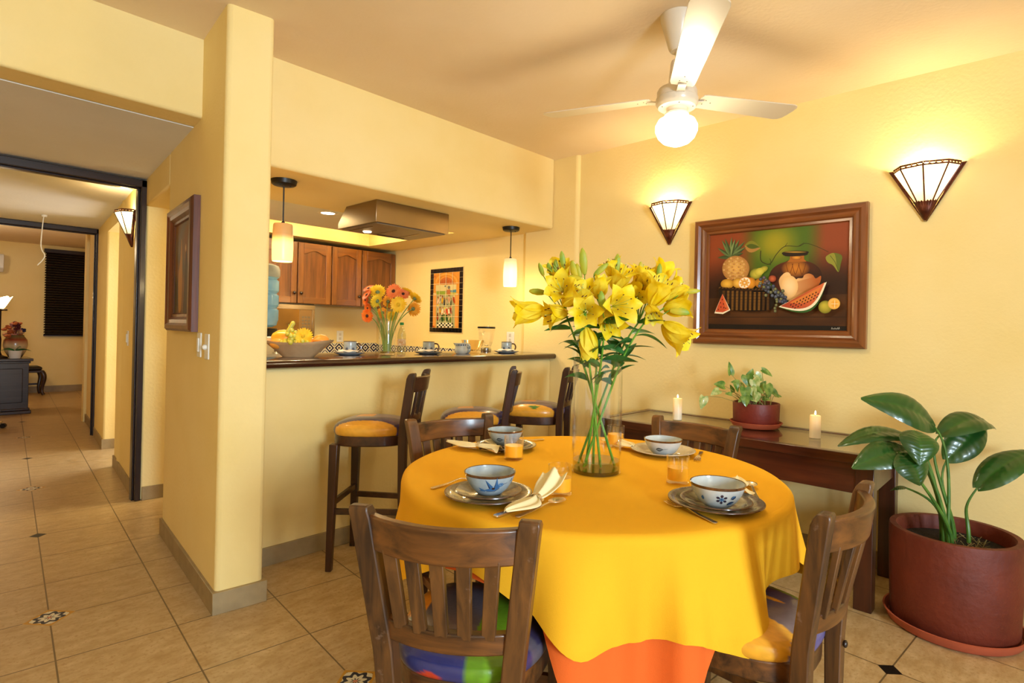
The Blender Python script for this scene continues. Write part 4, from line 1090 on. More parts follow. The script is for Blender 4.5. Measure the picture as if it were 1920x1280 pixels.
# ------------------------------------------------------------------ small framed picture and switches on the pillar side
ap = atan2(3.862 - 2.632, 1.043 - .916) - pi/2
ud = V((1.043 - .916, 3.862 - 2.632, 0)).normalized()
def onp(s, z): return V((.916, 2.632, z)) + ud * s
PF = wood('reddish moulded frame', '#38160c', '#7c3d20', 'z', rough=.35, coat=.3)
p = onp(.735, 1.538)
t = thing('framed_picture', 'small picture in a deep moulded frame on the side of the pillar', 'picture', tuple(p), ap)
picture_frame(t, .62, .665, .1, [(0, -.001), (0, -.030), (.012, -.042), (.030, -.044), (.042, -.036), (.06, -.034), (.075, -.020), (.088, -.020), (.094, -.012), (.094, -.001)], PF, PF)
A = Art(lambda x, y: (-.011, x, y), (-1, 0, 0), .0001)
A.gridpatch([(.22, .245), (-.22, .245), (-.22, -.245), (.22, -.245)], 20, 24, lambda u, v: mixc(mixc(hx('#6f6258'), hx('#3a2a1c'), sstep(.2, .8, v)), hx('#7a4a1c'), .5 + .5*sin(u*8 + 3*sin(v*6))))
A.poly(spl([(.10, -.22), (.12, -.05), (.08, .05), (.06, .16), (.03, .05), (.02, -.1), (.04, -.22)], 5, True), '#b07a34'); A.poly(spl([(-.02, -.24), (-.03, -.1), (-.06, .08), (-.10, .02), (-.12, -.1), (-.10, -.24)], 5, True), '#3a241a')
A.poly(spl([(-.12, .02), (-.10, .16), (-.15, .20), (-.19, .1), (-.17, -.2)], 5, True), '#6c6a72'); A.ell(-.05, .10, .02, .025, '#c8a070', '#7a4a28'); A.ell(-.13, -.12, .012, .02, '#cfc2a8', '#8a7a68')
A.mb.build('canvas', bpy.data.materials['oil paint'], t)
def wplate(label, p, rz, kind, w=.072, h=.116):
    t = thing('light_switch' if kind != 'outlet' else 'wall_outlet', label, 'switch' if kind != 'outlet' else 'outlet', tuple(p), rz)
    m = MB(); m.box((-.006, -w/2, -h/2), (0, w/2, h/2)); m.build('cover_plate', WHITEP, t, bevel=.002)
    if kind == 'switch':
        m = MB(); m.box((-.013, -.016, -.033), (-.006, .016, .033)); m.build('rocker', WHITEP, t, bevel=.003)
    elif kind == 'dimmer':
        m = MB(); m.ell((-.012, 0, -.003), (.012, .013, .013), 14, 8); m.build('dial', WHITEP, t)
    else:
        for z in (-.022, .022):
            m = MB(); m.box((-.009, -.013, z - .013), (-.006, .013, z + .013)); m.build('socket', M('socket face', '#cfc8bc', .4), t, bevel=.002)
    return t
wplate('white wall switch on the pillar side, closer to the doorway', onp(.375, 1.145), ap, 'switch')
wplate('white dimmer plate with round dial on the pillar side, closer to the pillar edge', onp(.225, 1.142), ap, 'dimmer')
uc = V((1.237 - 1.112, 5.955 - 4.785, 0)).normalized()
wplate('narrow white switch plate under the corridor sconce', V((1.112, 4.785, 1.12)) + uc * .47, a3, 'switch')

# ------------------------------------------------------------------ things on the console
def candle(label, x, y, h):
    t = thing('pillar_candle', label, 'candle', (x, y, cz), 0, 'lit candles on the console'); r = .0275
    WAX = emit('candle wax', '#ffb65a', .5, base='#f4e6cc', grad=(.02, h, .0, .55)) if 'candle wax' not in bpy.data.materials else bpy.data.materials['candle wax']
    m = MB(); m.lathe([(0, 0), (r, 0), (r*1.02, h*.3), (r*.97, h - .004), (r*.9, h), (r*.6, h - .005), (0, h - .006)], 28)
    for i, p in enumerate(m.v): a = atan2(p.y, p.x); k = 1 + .012*sin(a*7); m.v[i] = V((p.x*k, p.y*k, p.z))
    m.build('wax', WAX, t)
    m = MB(); m.tube([(0, 0, h - .007), (.001, 0, h + .006)], .0012, 6); m.build('wick', BLACK, t)
    m = MB(); m.lathe([(0, h + .002), (.0035, h + .006), (.0045, h + .010), (.003, h + .018), (0, h + .026)], 12); m.build('flame', emit('flame', '#ffd88a', 25), t)
    return t
candle('lit white pillar candle at the lily end of the console', 3.257, 1.705, .131)
candle('lit white pillar candle near the large potted plant', 3.262, .908, .118)

RED = M('dark red painted clay', '#742418', .5, var=.18, vscale=8, bump=.12, bscale=60, col2='#63190f')
TERRA = M('terracotta', '#b5583a', .65, var=.12, vscale=12)
SOIL = M('potting soil', '#1d130c', .95, var=.5, vscale=60, bump=.9, bscale=90)
px_, py_ = 3.372, 1.262
o = MB().lathe([(0, 0), (.118, 0), (.128, .006), (.142, .026), (.146, .032), (.141, .033), (.126, .014), (0, .012)], 48).build('plant_saucer', TERRA, loc=(px_, py_, cz)); tag(o, 'round terracotta saucer under the red pot on the console', 'saucer')
PBASE = cz + .0145
t = thing('potted_pothos', 'small trailing pothos in a round dark red pot on the console', 'plant', (px_, py_, PBASE))
PHH = .128
m = MB(); m.lathe([(0, 0), (.122, 0), (.126, .006), (.130, PHH - .006), (.128, PHH), (.120, PHH), (.117, PHH - .03), (0, PHH - .03)], 48); m.build('pot', RED, t)
m = MB(); m.lathe([(0, PHH - .018), (.117, PHH - .022), (.117, PHH - .03), (0, PHH - .031)], 32); m.build('soil', SOIL, t)
POTH = leafmat('pothos leaf', '#4f7d2a', '#93ad55', .35, .3, coat=.2, vs=30); POTHP = leafmat('variegated pothos leaf', '#8fae5c', '#d6d99a', .35, .3, coat=.2, vs=40)
PST = M('pothos stem', '#8d8a4a', .6)
def heart_leaf(L, w, curl):
    m = MB()
    def fn(a, b):
        v = 2*b - 1; hw = w * (sin(pi * min(1, a*.93 + .07) ** .62) ** .8); x = L * a - .12*L*(1 - abs(v))*0 - .10*L*abs(v)*(1-a)*1.2
        return (x, hw * v, -curl * L * a*a + abs(v) * hw * .30 - .0)
    m.grid(fn, 10, 8, 0); return m
rp = random.Random(12); dP = px_*FWD.x + py_*FWD.y
def pothos_leaf(tip, depth, root, L, w, dirv, nrm, mat):
    c = at(tip[0], tip[1], depth); d = V(dirv).normalized(); base = c - d * L * .5
    rt = V((px_ + root[0], py_ + root[1], PBASE + PHH - .02)); off = -V((px_, py_, PBASE))
    m = MB(); m.tube([q + off for q in bez2(rt, (rt + base)/2 + V((0, 0, .035)), base, 8)], .0016, 6); m.build('stem', PST, t)
    x = d; z = V(nrm) - x * V(nrm).dot(x); z = z.normalized() if z.length > .05 else x.orthogonal().normalized(); y = z.cross(x); R_ = Matrix((x, y, z)).transposed().to_4x4()
    m = heart_leaf(L, w, rp.uniform(.1, .35)); m.xf(Matrix.Translation(base + off) @ R_); m.build('leaf', mat, t, ang=80)
TOC = -FWD
big = [((1370, 690), -.02, (.0, .03), .075, .020, (-.1, 1, .1)), ((1378, 716), -.03, (0, .05), .05, .016, (-1, .1, .1)), ((1349, 721), -.04, (-.02, .06), .062, .028, (-.9, .25, .2)), ((1341, 735), -.06, (-.04, .06), .058, .024, (-.9, -.3, .3)),
       ((1318, 755), -.08, (-.05, .07), .075, .027, (-.25, -1, .3)), ((1382, 726), -.05, (-.03, .03), .055, .018, (.25, -.9, .4)), ((1425, 708), .01, (0, -.02), .065, .026, (.8, -.6, .2)), ((1440, 698), .02, (0, -.05), .075, .018, (.85, -.4, .2)),
       ((1402, 714), -.02, (0, .0), .07, .032, (.1, -.9, .4)), ((1417, 722), -.04, (-.02, -.01), .07, .03, (.2, -1, .4)), ((1398, 738), -.08, (-.05, .0), .075, .032, (-.1, -1, .5)), ((1440, 733), -.05, (-.03, -.06), .080, .036, (.1, -1, .4)),
       ((1412, 735), -.08, (-.05, -.02), .06, .026, (.2, -.9, .5)), ((1454, 738), .0, (0, -.08), .06, .022, (.7, -.7, .3)), ((1420, 745), -.09, (-.06, -.02), .06, .026, (0, -1, .5)), ((1398, 752), -.10, (-.07, .01), .06, .025, (-.1, -1, .5)),
       ((1460, 742), .0, (0, -.08), .04, .012, (1, -.1, .2)), ((1372, 728), .0, (-.02, .05), .05, .016, (-.3, .9, .2)), ((1390, 722), .03, (.0, .03), .06, .022, (-.3, .8, .3)), ((1430, 722), .03, (.03, -.03), .06, .026, (.3, .8, .3)), ((1408, 700), .03, (.02, 0), .06, .024, (.2, .8, .3)), ((1366, 738), -.05, (-.05, .05), .04, .014, (-.8, .2, .3))]
for k, (tip, dd, root, L, w, dv) in enumerate(big):
    pothos_leaf(tip, dP + dd, root, L, w, vdir(*dv), TOC + V((0, 0, .7)) + RGT * rp.uniform(-.5, .5), POTHP if k in (4, 3, 6, 9, 12, 14, 18) else POTH)
for k in range(16):
    a = rp.uniform(0, 2*pi); r_ = rp.uniform(.01, .09); pothos_leaf((1413 + 30*cos(a)*r_/.09 + rp.uniform(-6, 6), 742 + rp.uniform(-14, 8)), dP - .02 - .07*rp.random(), (r_*cos(a), r_*sin(a)), .045, .017, vdir(rp.uniform(-1, 1), rp.uniform(-.6, .8), .5), TOC + V((0, 0, .8)), POTH if k % 3 else POTHP)

# ------------------------------------------------------------------ large potted plant on the floor
BX, BY_ = 3.085, .292
o = MB().lathe([(0, 0), (.245, 0), (.262, .010), (.276, .040), (.280, .046), (.272, .047), (.256, .016), (0, .014)], 64, sx=.92, sy=.92).build('plant_saucer', TERRA, loc=(BX, BY_, 0)); tag(o, 'wide terracotta saucer on the floor under the big red pot', 'saucer')
t = thing('potted_peace_lily', 'broad-leaved plant in a big dark red pot on the floor', 'plant', (BX, BY_, .0165)); ph_ = .405
REDB = M('rough dark red clay', '#6e2812', .62, var=.3, vscale=5, bump=.35, bscale=30, col2='#5a1c0a')
m = MB(); m.lathe([(0, 0), (.222, 0), (.230, .010), (.236, ph_*.5), (.240, ph_ - .012), (.236, ph_), (.212, ph_), (.206, ph_ - .012), (.203, ph_ - .07), (0, ph_ - .07)], 64); m.build('pot', REDB, t)
m = MB(); m.lathe([(0, ph_ - .052), (.1, ph_ - .056), (.205, ph_ - .062), (.205, ph_ - .07), (0, ph_ - .071)], 40); m.build('soil', SOIL, t)
def big_leaf_mat():
    m, tt, b = newmat('glossy dark leaf'); co = coords(tt)
    n = tt.new('ShaderNodeTexNoise', i_Scale=5, i_Detail=3); tt.link(co, n.inputs['Vector'])
    at_ = tt.new('ShaderNodeAttribute'); at_.attribute_name = 'paint'
    c = tt.mix(tt.ramp(n.outputs[0], [(.35, (0, 0, 0, 1)), (.7, (1, 1, 1, 1))]), lin('#183f16'), lin('#2b5819'))
    c = tt.mix(1.0, c, at_.outputs['Color'], 'MULTIPLY'); tt.link(c, b.inputs['Base Color']); b.inputs['Roughness'].default_value = .32; b.inputs['Coat Weight'].default_value = .25
    sx = tt.new('ShaderNodeTexWave', i_Scale=1); return m
BIGL = big_leaf_mat(); BST = leafmat('peace lily stalk', '#3d6a24', '#5f8a34', .4, .1)
dB = BX*FWD.x + BY_*FWD.y
def big_leaf(base_px, tip_px, db, dt, L_w, stalk_from, nrm, arch=.12, fold=.25):
    off = -V((BX, BY_, .0165)); b = at(*base_px, dB + db); e = at(*tip_px, dB + dt); x = (e - b); L = x.length; x.normalize()
    n_ = V(nrm) - x * V(nrm).dot(x); n_.normalize(); y = n_.cross(x); w = L_w
    m = MB()
    def fn(u, q):
        v = 2*q - 1; hw = w * (sin(pi * (min(1, u*.965 + .02)) ** .82) ** .85)
        ve = .0009 * sin(abs(v) * 5 + u * 62) * (1 - abs(v)*.5) if u < .95 else 0
        return b + off + x * (L*u - .03*L*abs(v)*(1-u)) + y * (hw*v) + n_ * (arch*L*sin(pi*u) - arch*L*.6*u*u + abs(v) * hw * fold - hw*abs(v)**3*.35 + ve)
    m.grid(fn, 56, 16, 0, colfn=lambda u, q: (1.35, 1.3, 1.15, 1) if abs(q - .5) < .035 else (1, 1, 1, 1)); m.build('leaf', BIGL, t, ang=80)
    r0 = V((BX + stalk_from[0], BY_ + stalk_from[1], .0165 + ph_ - .05)); mid = r0 * .45 + b * .55 + V((0, 0, .05)) if True else None
    s = MB(); s.tube([q + off for q in bez(r0, r0 + V((0, 0, .14)), b - x * .10 - V((0, 0, .05)), b, 12)], [.0085 - .0045*i/12 for i in range(13)], 8); s.build('stalk', BST, t)
UPV = V((0, 0, 1))
big_leaf((1752, 800), (1622, 742), .02, .0, 0.0825, (-.01, .02), TOC*.75 + UPV*.6)
big_leaf((1705, 818), (1572, 828), .03, .02, 0.0625, (-.02, .04), UPV*.9 + TOC*.35)
big_leaf((1705, 845), (1601, 872), -.04, -.10, 0.0725, (-.04, .03), TOC*.6 + UPV*.7)
big_leaf((1714, 808), (1728, 868), -.08, -.18, 0.0750, (-.05, .01), TOC*.55 + UPV*.75, arch=.18)
big_leaf((1690, 850), (1730, 908), -.10, -.17, 0.0775, (-.05, .0), TOC*.7 + UPV*.55, arch=.16)
big_leaf((1762, 815), (1872, 792), .04, .10, 0.0688, (.02, .0), UPV*.8 + TOC*.5 - RGT*.2, arch=.2)
big_leaf((1775, 862), (1848, 782), .10, .15, 0.0725, (.03, .0), TOC*.9 + UPV*.2 - RGT*.5)
big_leaf((1832, 915), (1945, 838), .05, .06, 0.0688, (.03, -.05), TOC*.5 + UPV*.8 - RGT*.3)
big_leaf((1700, 915), (1668, 918), .05, .1, 0.0225, (-.02, .03), UPV + TOC*.3)
DRYF = M('dry root fibre', '#8a7a4c', .9)
for k in range(10):
    a = k*1.9; d = V((.06*cos(a) + .03, .06*sin(a) - .04, 0)); b0 = V((d.x, d.y, ph_ - .055)); m = MB()
    for j in range(5): m.tube([b0, b0 + V((random.uniform(-.03, .03), random.uniform(-.03, .03), random.uniform(.008, .03)))], .0012, 4)
    m.build('dry_fibres', DRYF, t)
# ------------------------------------------------------------------ bar worktop
BWX = wood('dark varnished bar top', '#1d0b06', '#4a2212', 'x', rough=.16, coat=.6)
BZ = 1.064
m = MB(); y0, y1, x0, x1 = 2.925, 3.60, 1.118, 3.545; n = 8
prof = [(y0 + .022 - .022*sin(pi*k/n), (BZ + 1.021)/2 + (BZ - 1.021)/2 * cos(pi*k/n)) for k in range(n + 1)] + [(y1, 1.021), (y1, BZ)]
m.loft([[(x, y, z) for y, z in prof] for x in (x0, x1 - .02)] + [[(x1, y + (.004 if y < 3 else 0), z) for y, z in prof]]); o = m.build('bar_worktop', BWX); tag(o, 'long dark varnished wooden bar counter top under the pendant lamps', 'counter')
o['category'] = 'counter'
m = MB(); m.box((1.30, 3.122, 0), (3.525, 3.56, 1.0205)); o = m.build('bar_base_cabinet', SW_Z); tag(o, 'cabinet run carrying the bar top on the kitchen side', 'cabinet')

# pendants
def pendant(label, x, y, ztop, zbot, r, bulge, emitmat):
    t = thing('pendant_lamp', label, 'lamp', (x, y, zbot), 0, 'pendant lamps over the bar'); H_ = ztop - zbot
    m = MB(); m.lathe([(0, KC - zbot - .034), (.020, KC - zbot - .032), (.058, KC - zbot - .030), (.066, KC - zbot - .024), (.070, KC - zbot - .001), (0, KC - zbot - .001)], 36); m.build('ceiling_rose', BLACK, t)
    for s in (-1, 1):
        m = MB(); m.ell((.028*s, -.02, KC - zbot - .033), (.005, .005, .004), 8, 5); m.build('screw', BLACK, t)
    m = MB(); m.tube([(0, 0, H_ + .002), (0, 0, KC - zbot - .03)], .0042, 8); m.build('cord', BLACK, t)
    m = MB(); m.lathe([(0, H_ + .016), (.008, H_ + .014), (.011, H_ + .002), (0, H_ + .001)], 16); m.build('cord_grip', BLACK, t)
    m = MB(); m.lathe([(0, H_), (r*.90, H_ - .0005), (r*.965, H_ - .008), (r*(1 + bulge*.6), H_*.62), (r*(1 + bulge), H_*.35), (r*(1 + bulge*.4), H_*.05), (r*.97, 0), (r*.90, .001), (r*.88, H_*.9), (0, H_*.92)], 40); m.build('lamp_shade', emitmat, t)
    L = bpy.data.lights.new('pendant_light', 'POINT'); L.energy = PEND_P; L.color = (1, .76, .38); L.shadow_soft_size = .04
    q = bpy.data.objects.new('pendant_light', L); COL.objects.link(q); q.parent = t; q.location = (0, 0, -.045); return t
pendant('pendant lamp with straight alabaster shade near the pillar', 1.439, 3.225, 1.822, 1.609, .0545, .04, emit('alabaster glow', '#ffc46a', 3, base='#d8a468', grad=(.09, .155, 2.6, .10)))
pendant('pendant lamp with bulging alabaster shade near the corner wall', 3.270, 3.205, 1.818, 1.596, .0525, .07, emit('onyx glow', '#ffdc98', 3, base='#eed8ac', grad=(.10, .22, 2.2, .35)))

# ------------------------------------------------------------------ range hood
t = thing('range_hood', 'stainless steel range hood hanging under the kitchen ceiling', 'hood', (2.028, 3.205, 1.926)); w, d, h = .60, .475, KC - 1.926 - .0015
m = MB(); pr = [(0, 0), (0, h), (d*.78, h), (d, .035), (d, 0)]
m.loft([[(x, y, z) for y, z in pr] for x in (0, w)]); m.build('housing', STEEL, t, bevel=.002)
m = MB(); m.box((.02, .02, -.006), (w - .02, d - .02, -.0005)); m.build('filter_panel', M('grease filter mesh', '#8d8174', .45, metal=.8), t)
for k in range(3):
    m = MB(); m.box((.06 + .19*k, .14, -.009), (.06 + .19*k + .006, d - .04, -.006)); m.build('filter_rib', STEEL, t)
m = MB(); m.lathe([(0, -.012), (.026, -.012), (.03, -.006), (0, -.005)], 24, c=(.16, .36, 0)); m.build('hood_bulb', emit('hood bulb', '#ffd9a0', 14), t)
m = MB(); m.box((.28, .40, -.010), (.50, .425, -.005)); m.build('slide_controls', BLACK, t)

# recessed lamp in the floating panel
dl = V((2.063, 3.892, 2.071)); dl = CAM + (dl - CAM) * ((2.135 - 1.25) / (2.071 - 1.25))
t = thing('recessed_downlight', 'round lit downlight recessed in the kitchen ceiling panel', 'light', tuple(dl))
m = MB(); m.lathe([(.052, -.004), (.078, -.004), (.080, 0), (.052, 0), (.052, -.004)], 36); m.build('trim_ring', WHITEP, t)
m = MB(); m.lathe([(0, -.003), (.052, -.002), (.052, .0), (0, .0)], 36); m.build('lamp_disc', emit('downlight glow', '#fff4dc', 14), t)
L = bpy.data.lights.new('downlight_beam', 'SPOT'); L.energy = KIT_P; L.color = (1, .80, .46); L.spot_size = radians(150); L.spot_blend = .6; L.shadow_soft_size = .05
q = bpy.data.objects.new('downlight_beam', L); COL.objects.link(q); q.parent = t; q.location = (0, 0, -.02)

# ------------------------------------------------------------------ kitchen cabinets
KWZ = wood('honey cabinet wood', '#4c280e', '#925a26', 'z', rough=.35, coat=.25, scale=.8); KWX = wood('honey cabinet rail', '#532c10', '#935a26', 'x', rough=.35, coat=.25, scale=.8)
KWP = wood('honey cabinet panel', '#43230c', '#855022', 'z', rough=.38, coat=.2, scale=1.1)
cy = 5.235; cz0, cz1 = 1.452, 2.035
def wall_cab(label, x0, x1, doors):
    t = thing('wall_cabinet', label, 'cabinet', (x0, cy, cz0), 0, 'wooden wall cabinets'); W, H_ = x1 - x0, cz1 - cz0
    m = MB(); m.box((.001, .002, 0), (W - .001, .333, H_)); m.build('carcass', KWZ, t)
    n = len(doors); dw = W / n
    for k, knob in enumerate(doors):
        a, b = k*dw + .003, (k+1)*dw - .003; th = .02; fw = .055
        dm = MB(); dm.box((a, -th, 0.004), (a + fw, 0, H_ - .004)); dm.box((b - fw, -th, .004), (b, 0, H_ - .004)); dobj = dm.build('door', KWZ, t, bevel=.003)
        r = MB(); r.box((a + fw, -th, .004), (b - fw, 0, .062)); r.build('door_rail', KWX, dobj, bevel=.003); r = MB()
        N = 14; top = [(a + fw + (b - a - 2*fw)*i/N, H_ - .075 - .035*(1 - cos(2*pi*i/N))*.5*-1 - .035) for i in range(N + 1)]
        poly = [(x, z) for x, z in top] + [(b - fw, H_ - .004), (a + fw, H_ - .004)]
        r.loft([[(x, -th, z) for x, z in poly], [(x, 0, z) for x, z in poly]]); r.build('door_rail', KWX, dobj, bevel=.003)
        p = MB(); p.box((a + fw - .004, -.008, .055), (b - fw + .004, -.002, H_ - .06)); p.build('door_panel', KWP, dobj)
        if knob:
            kx = b - .028 if knob > 0 else a + .028
            q = MB(); q.ell((kx, -th - .018, .10), (.016, .013, .016), 16, 10); q.tube([(kx, -th, .10), (kx, -th - .014, .10)], .007, 10); q.build('knob', M('dark wood knob', '#2a140b', .25, coat=.5) if 'dark wood knob' not in bpy.data.materials else bpy.data.materials['dark wood knob'], dobj)
    return t
wall_cab('wall cabinet behind the pendant near the pillar, above the microwave', 1.80, 2.472, [1, 1])
wall_cab('wall cabinet in the middle of the row, left of the gerberas', 2.476, 2.816, [-1])
wall_cab('wall cabinet behind the orange gerberas', 2.820, 3.148, [1])
wall_cab('wall cabinet ending at the mural wall corner', 3.152, 3.555, [0])

# microwave hung under the cabinets
t = thing('microwave', 'stainless microwave below the wall cabinets, behind the fruit bowl', 'microwave', (2.02, 5.16, 1.125)); W, H_ = .606, .3255
m = MB(); m.box((0, .02, 0), (W, .39, H_)); m.build('casing', BLACK, t, bevel=.004)
m = MB(); m.box((0, 0, .0), (W, .018, .03)); m.box((0, 0, H_ - .055), (W, .018, H_ - .012)); m.box((0, 0, .03), (.03, .018, H_ - .055)); m.box((W - .028, 0, .03), (W, .018, H_ - .055)); m.build('front_frame', STEEL, t, bevel=.002)
m = MB(); m.box((.03, .006, .03), (W - .15, .018, H_ - .055)); m.build('door_window', M('bronze mirror glass', '#9a7440', .08, metal=.85), t)
m = MB(); m.box((W - .15, .005, .03), (W - .028, .018, H_ - .055)); m.build('keypad', M('keypad bronze', '#8a6a40', .3, metal=.6), t)
for i in range(3):
    for j in range(4):
        m = MB(); m.box((W - .125 + .03*i, .003, .10 + .03*j), (W - .105 + .03*i, .005, .118 + .03*j)); m.build('key', M('key grey', '#6a5a40', .5) if 'key grey' not in bpy.data.materials else bpy.data.materials['key grey'], t)
# talavera tile splash band
def splash_mat():
    m, t, b = newmat('blue and cream splash tile'); tc = t.new('ShaderNodeTexCoord'); s = t.new('ShaderNodeSeparateXYZ'); t.link(tc.outputs['Object'], s.inputs[0])
    u = t.math('DIVIDE', t.math('ADD', s.outputs[0], s.outputs[1]), .105); v = t.math('DIVIDE', t.math('SUBTRACT', s.outputs[2], .965), .105)
    fu = t.math('ABSOLUTE', t.math('SUBTRACT', t.math('FRACT', t.math('ADD', u, 50.0)), .5)); fv = t.math('ABSOLUTE', t.math('SUBTRACT', t.math('FRACT', t.math('ADD', v, 50.0)), .5))
    d = t.math('ADD', fu, fv); ring = t.math('MAXIMUM', t.math('COMPARE', d, .37, .10), t.math('MAXIMUM', t.math('LESS_THAN', d, .13), t.math('COMPARE', d, .68, .055)))
    c = t.mix(ring, lin('#e6dcc0'), lin('#22264a')); c = t.mix(t.math('LESS_THAN', t.math('MINIMUM', fu, fv), .03), c, lin('#22264a')) if False else c
    c = t.mix(t.math('GREATER_THAN', t.math('MAXIMUM', fu, fv), .47), c, lin('#cfc19c')); t.link(c, b.inputs['Base Color']); b.inputs['Roughness'].default_value = .2; return m
SPL = splash_mat()
m = MB(); m.box((1.5, 5.558, .92), (RX, 5.571, 1.070)); struct('trim_6', m, SPL)
m = MB(); m.box((RX - .012, 3.62, .92), (RX + .001, 5.558, 1.055)); struct('trim_7', m, SPL)
m = MB(); m.box((1.6, 4.96, 0), (RX - .014, 5.556, .918)); o = m.build('kitchen_base_cabinet', KWZ); tag(o, 'base cabinets along the kitchen back wall, hidden behind the bar', 'cabinet')
wplate('white wall outlet under the kitchen cabinets, left of the gerbera vase', (3.117, 5.569, 1.138), pi/2, 'outlet', .075, .12)
wplate('white wall outlet above the last mug by the corner wall', (RX - .0005, 3.47, 1.180), 0, 'outlet', .09, .10)

# water jug on a dispenser
JX, JY, JZ = 1.70, 4.18, 1.225
t = thing('water_dispenser', 'white floor water dispenser behind the fruit bowl', 'dispenser', (JX, JY, 0))
m = MB(); m.box((-.15, -.15, 0), (.15, .15, JZ - .06)); m.build('housing', WHITEP, t, bevel=.012)
m = MB(); m.lathe([(0, JZ - .06), (.128, JZ - .06), (.128, JZ - .004), (.10, JZ - .003), (.10, JZ - .035), (0, JZ - .036)], 36); m.build('collar', BLACK, t)
for s in (-.05, .05):
    m = MB(); m.tube([(s, -.15, 1.05), (s, -.19, 1.05), (s, -.195, 1.02)], .009, 8); m.tube([(s, -.17, 1.055), (s, -.17, 1.075)], .006, 8); m.build('tap', CHROME, t)
JUG = leafmat('blue water jug plastic', '#8fc0da', '#b4d6e4', .12, .5, coat=.3, vs=6); JUGT = leafmat('cloudy jug top', '#a9a89c', '#c2beb0', .2, .5, coat=.3, vs=6)
t = thing('water_jug', 'large ribbed blue water jug upturned on the dispenser', 'jug', (JX, JY, JZ - .0345)); r = .134
pr = [(0, .0), (.03, .0), (.035, .036), (.09, .040), (.122, .055), (.130, .085)]
z = .085
for k in range(3): pr += [(r, z + .008), (r, z + .078), (r - .010, z + .086), (r - .014, z + .093), (r - .010, z + .10)]; z += .104
zb = z
m = MB(); m.lathe(pr + [(r, zb)], 40); m.build('lower_body', JUG, t)
m = MB(); m.lathe([(r, zb), (r + .006, zb + .012), (r + .006, zb + .055), (r - .004, zb + .082), (r - .04, zb + .096), (0, zb + .092)], 40); m.build('jug_base', JUGT, t)

# tile mural
t = thing('tile_mural', 'tile mural of an arched market scene with black tile border on the kitchen wall', 'mural', (RX, 4.355, 1.523)); MW, MH = .494, .628
m = MB(); m.box((-.006, -MW/2 - .006, -MH/2 - .006), (0, MW/2 + .006, MH/2 + .006)); m.build('grout_bed', M('pale grout', '#e3c98c', .8), t)
bt = MB(); tw_ = MW / 10; th_ = .044
BT = M('black glazed tile', '#0d0a08', .15, coat=.5)
def tl(y0, z0, y1, z1): bt.box((-.0105, y0 + .0014, z0 + .0014), (-.006, y1 - .0014, z1 - .0014))
for k in range(10):
    for zz in (MH/2 - th_, -MH/2): tl(-MW/2 + tw_*k, zz, -MW/2 + tw_*(k+1), zz + th_)
nh = 10; sh = (MH - 2*th_) / nh
for k in range(nh):
    for yy in (-MW/2, MW/2 - tw_): tl(yy, -MH/2 + th_ + sh*k, yy + tw_, -MH/2 + th_ + sh*(k+1))
bt.build('border_tiles', BT, t, bevel=.001, segs=1)
iw2, ih2 = MW/2 - tw_ - .001, MH/2 - th_ - .001
Hm = homog([(212, 225), (652, 185), (650, 1120), (210, 1118)], [(iw2, ih2), (-iw2, ih2), (-iw2, -ih2), (iw2, -ih2)])
A = Art(lambda x, y: (-.0085,) + Hm(x, y), (-1, 0, 0), .00008)
A.poly([(212, 225), (652, 185), (650, 1120), (210, 1118)], '#dd9438')
A.poly([(255, 420), (600, 400), (595, 1115), (265, 1115)], '#a8a878')
A.poly([(250, 415), (600, 395), (598, 480), (540, 500), (410, 505), (250, 510)], '#d8c890')
A.poly([(265, 520), (410, 510), (410, 570), (265, 570)], '#8ca038'); A.poly([(480, 500), (600, 480), (600, 530), (480, 525)], '#5a90a0'); A.poly([(420, 540), (600, 530), (600, 580), (420, 580)], '#c0b84a')
A.poly([(320, 400), (330, 330), (390, 285), (440, 280), (500, 300), (545, 345), (555, 395)], '#c06a30')
for k in range(7): A.line([(335 + 34*k, 335 - 8*abs(3 - k)*-1 - 20), (335 + 34*k, 395)], 8, '#8a3a1c')
for q, c in ((150, '#e8b054'), (120, '#c87a2c'), (175, '#d08a34')): A.line([(432 + q*cos(a)*1.18, 370 - q*sin(a)*.95) for a in [pi*i/20 for i in range(21)]], 10, c)
for x in (235, 610): A.poly([(x - 28, 580), (x + 28, 575), (x + 24, 1090), (x - 24, 1095)], '#e09a4a'); A.ell(x, 560, 36, 18, '#e8c88c', '#d0a050')
A.ell(475, 450, 22, 30, '#6a6a6a', '#8a7a5a'); A.poly([(440, 490), (500, 480), (505, 570), (445, 575)], '#b06a3c'); A.ell(415, 430, 12, 14, '#3a4a4a')
rm = random.Random(3)
for row, (y, cols) in enumerate([(640, ['#f0e0c0', '#2a4a2a', '#e0c020', '#3a3a3a', '#d8c0a0', '#b85a2a', '#2a3a2a', '#a02c1c']), (790, ['#2c4a24', '#e0c020', '#f0e0c0', '#c03a20', '#c84a2a', '#e8d0a8', '#2a2a2a']), (930, ['#c03a2a', '#d8c8a0', '#2f4a24', '#8a9a3a', '#3a5a2a', '#e0d0a0', '#4a5a2a'])]):
    for k, c in enumerate(cols):
        x = 295 + 38*k + rm.uniform(-6, 6); y2 = y + rm.uniform(-30, 30); A.ell(x, y2 + 40, 17, 62, c, rm.choice(cols), rot=rm.uniform(-.25, .25), n=12, rings=2); A.ell(x, y2 - 26, 13, 15, rm.choice(['#c89060', '#e8d0a0', '#e0c020', '#8a5a34']), n=10, rings=1)
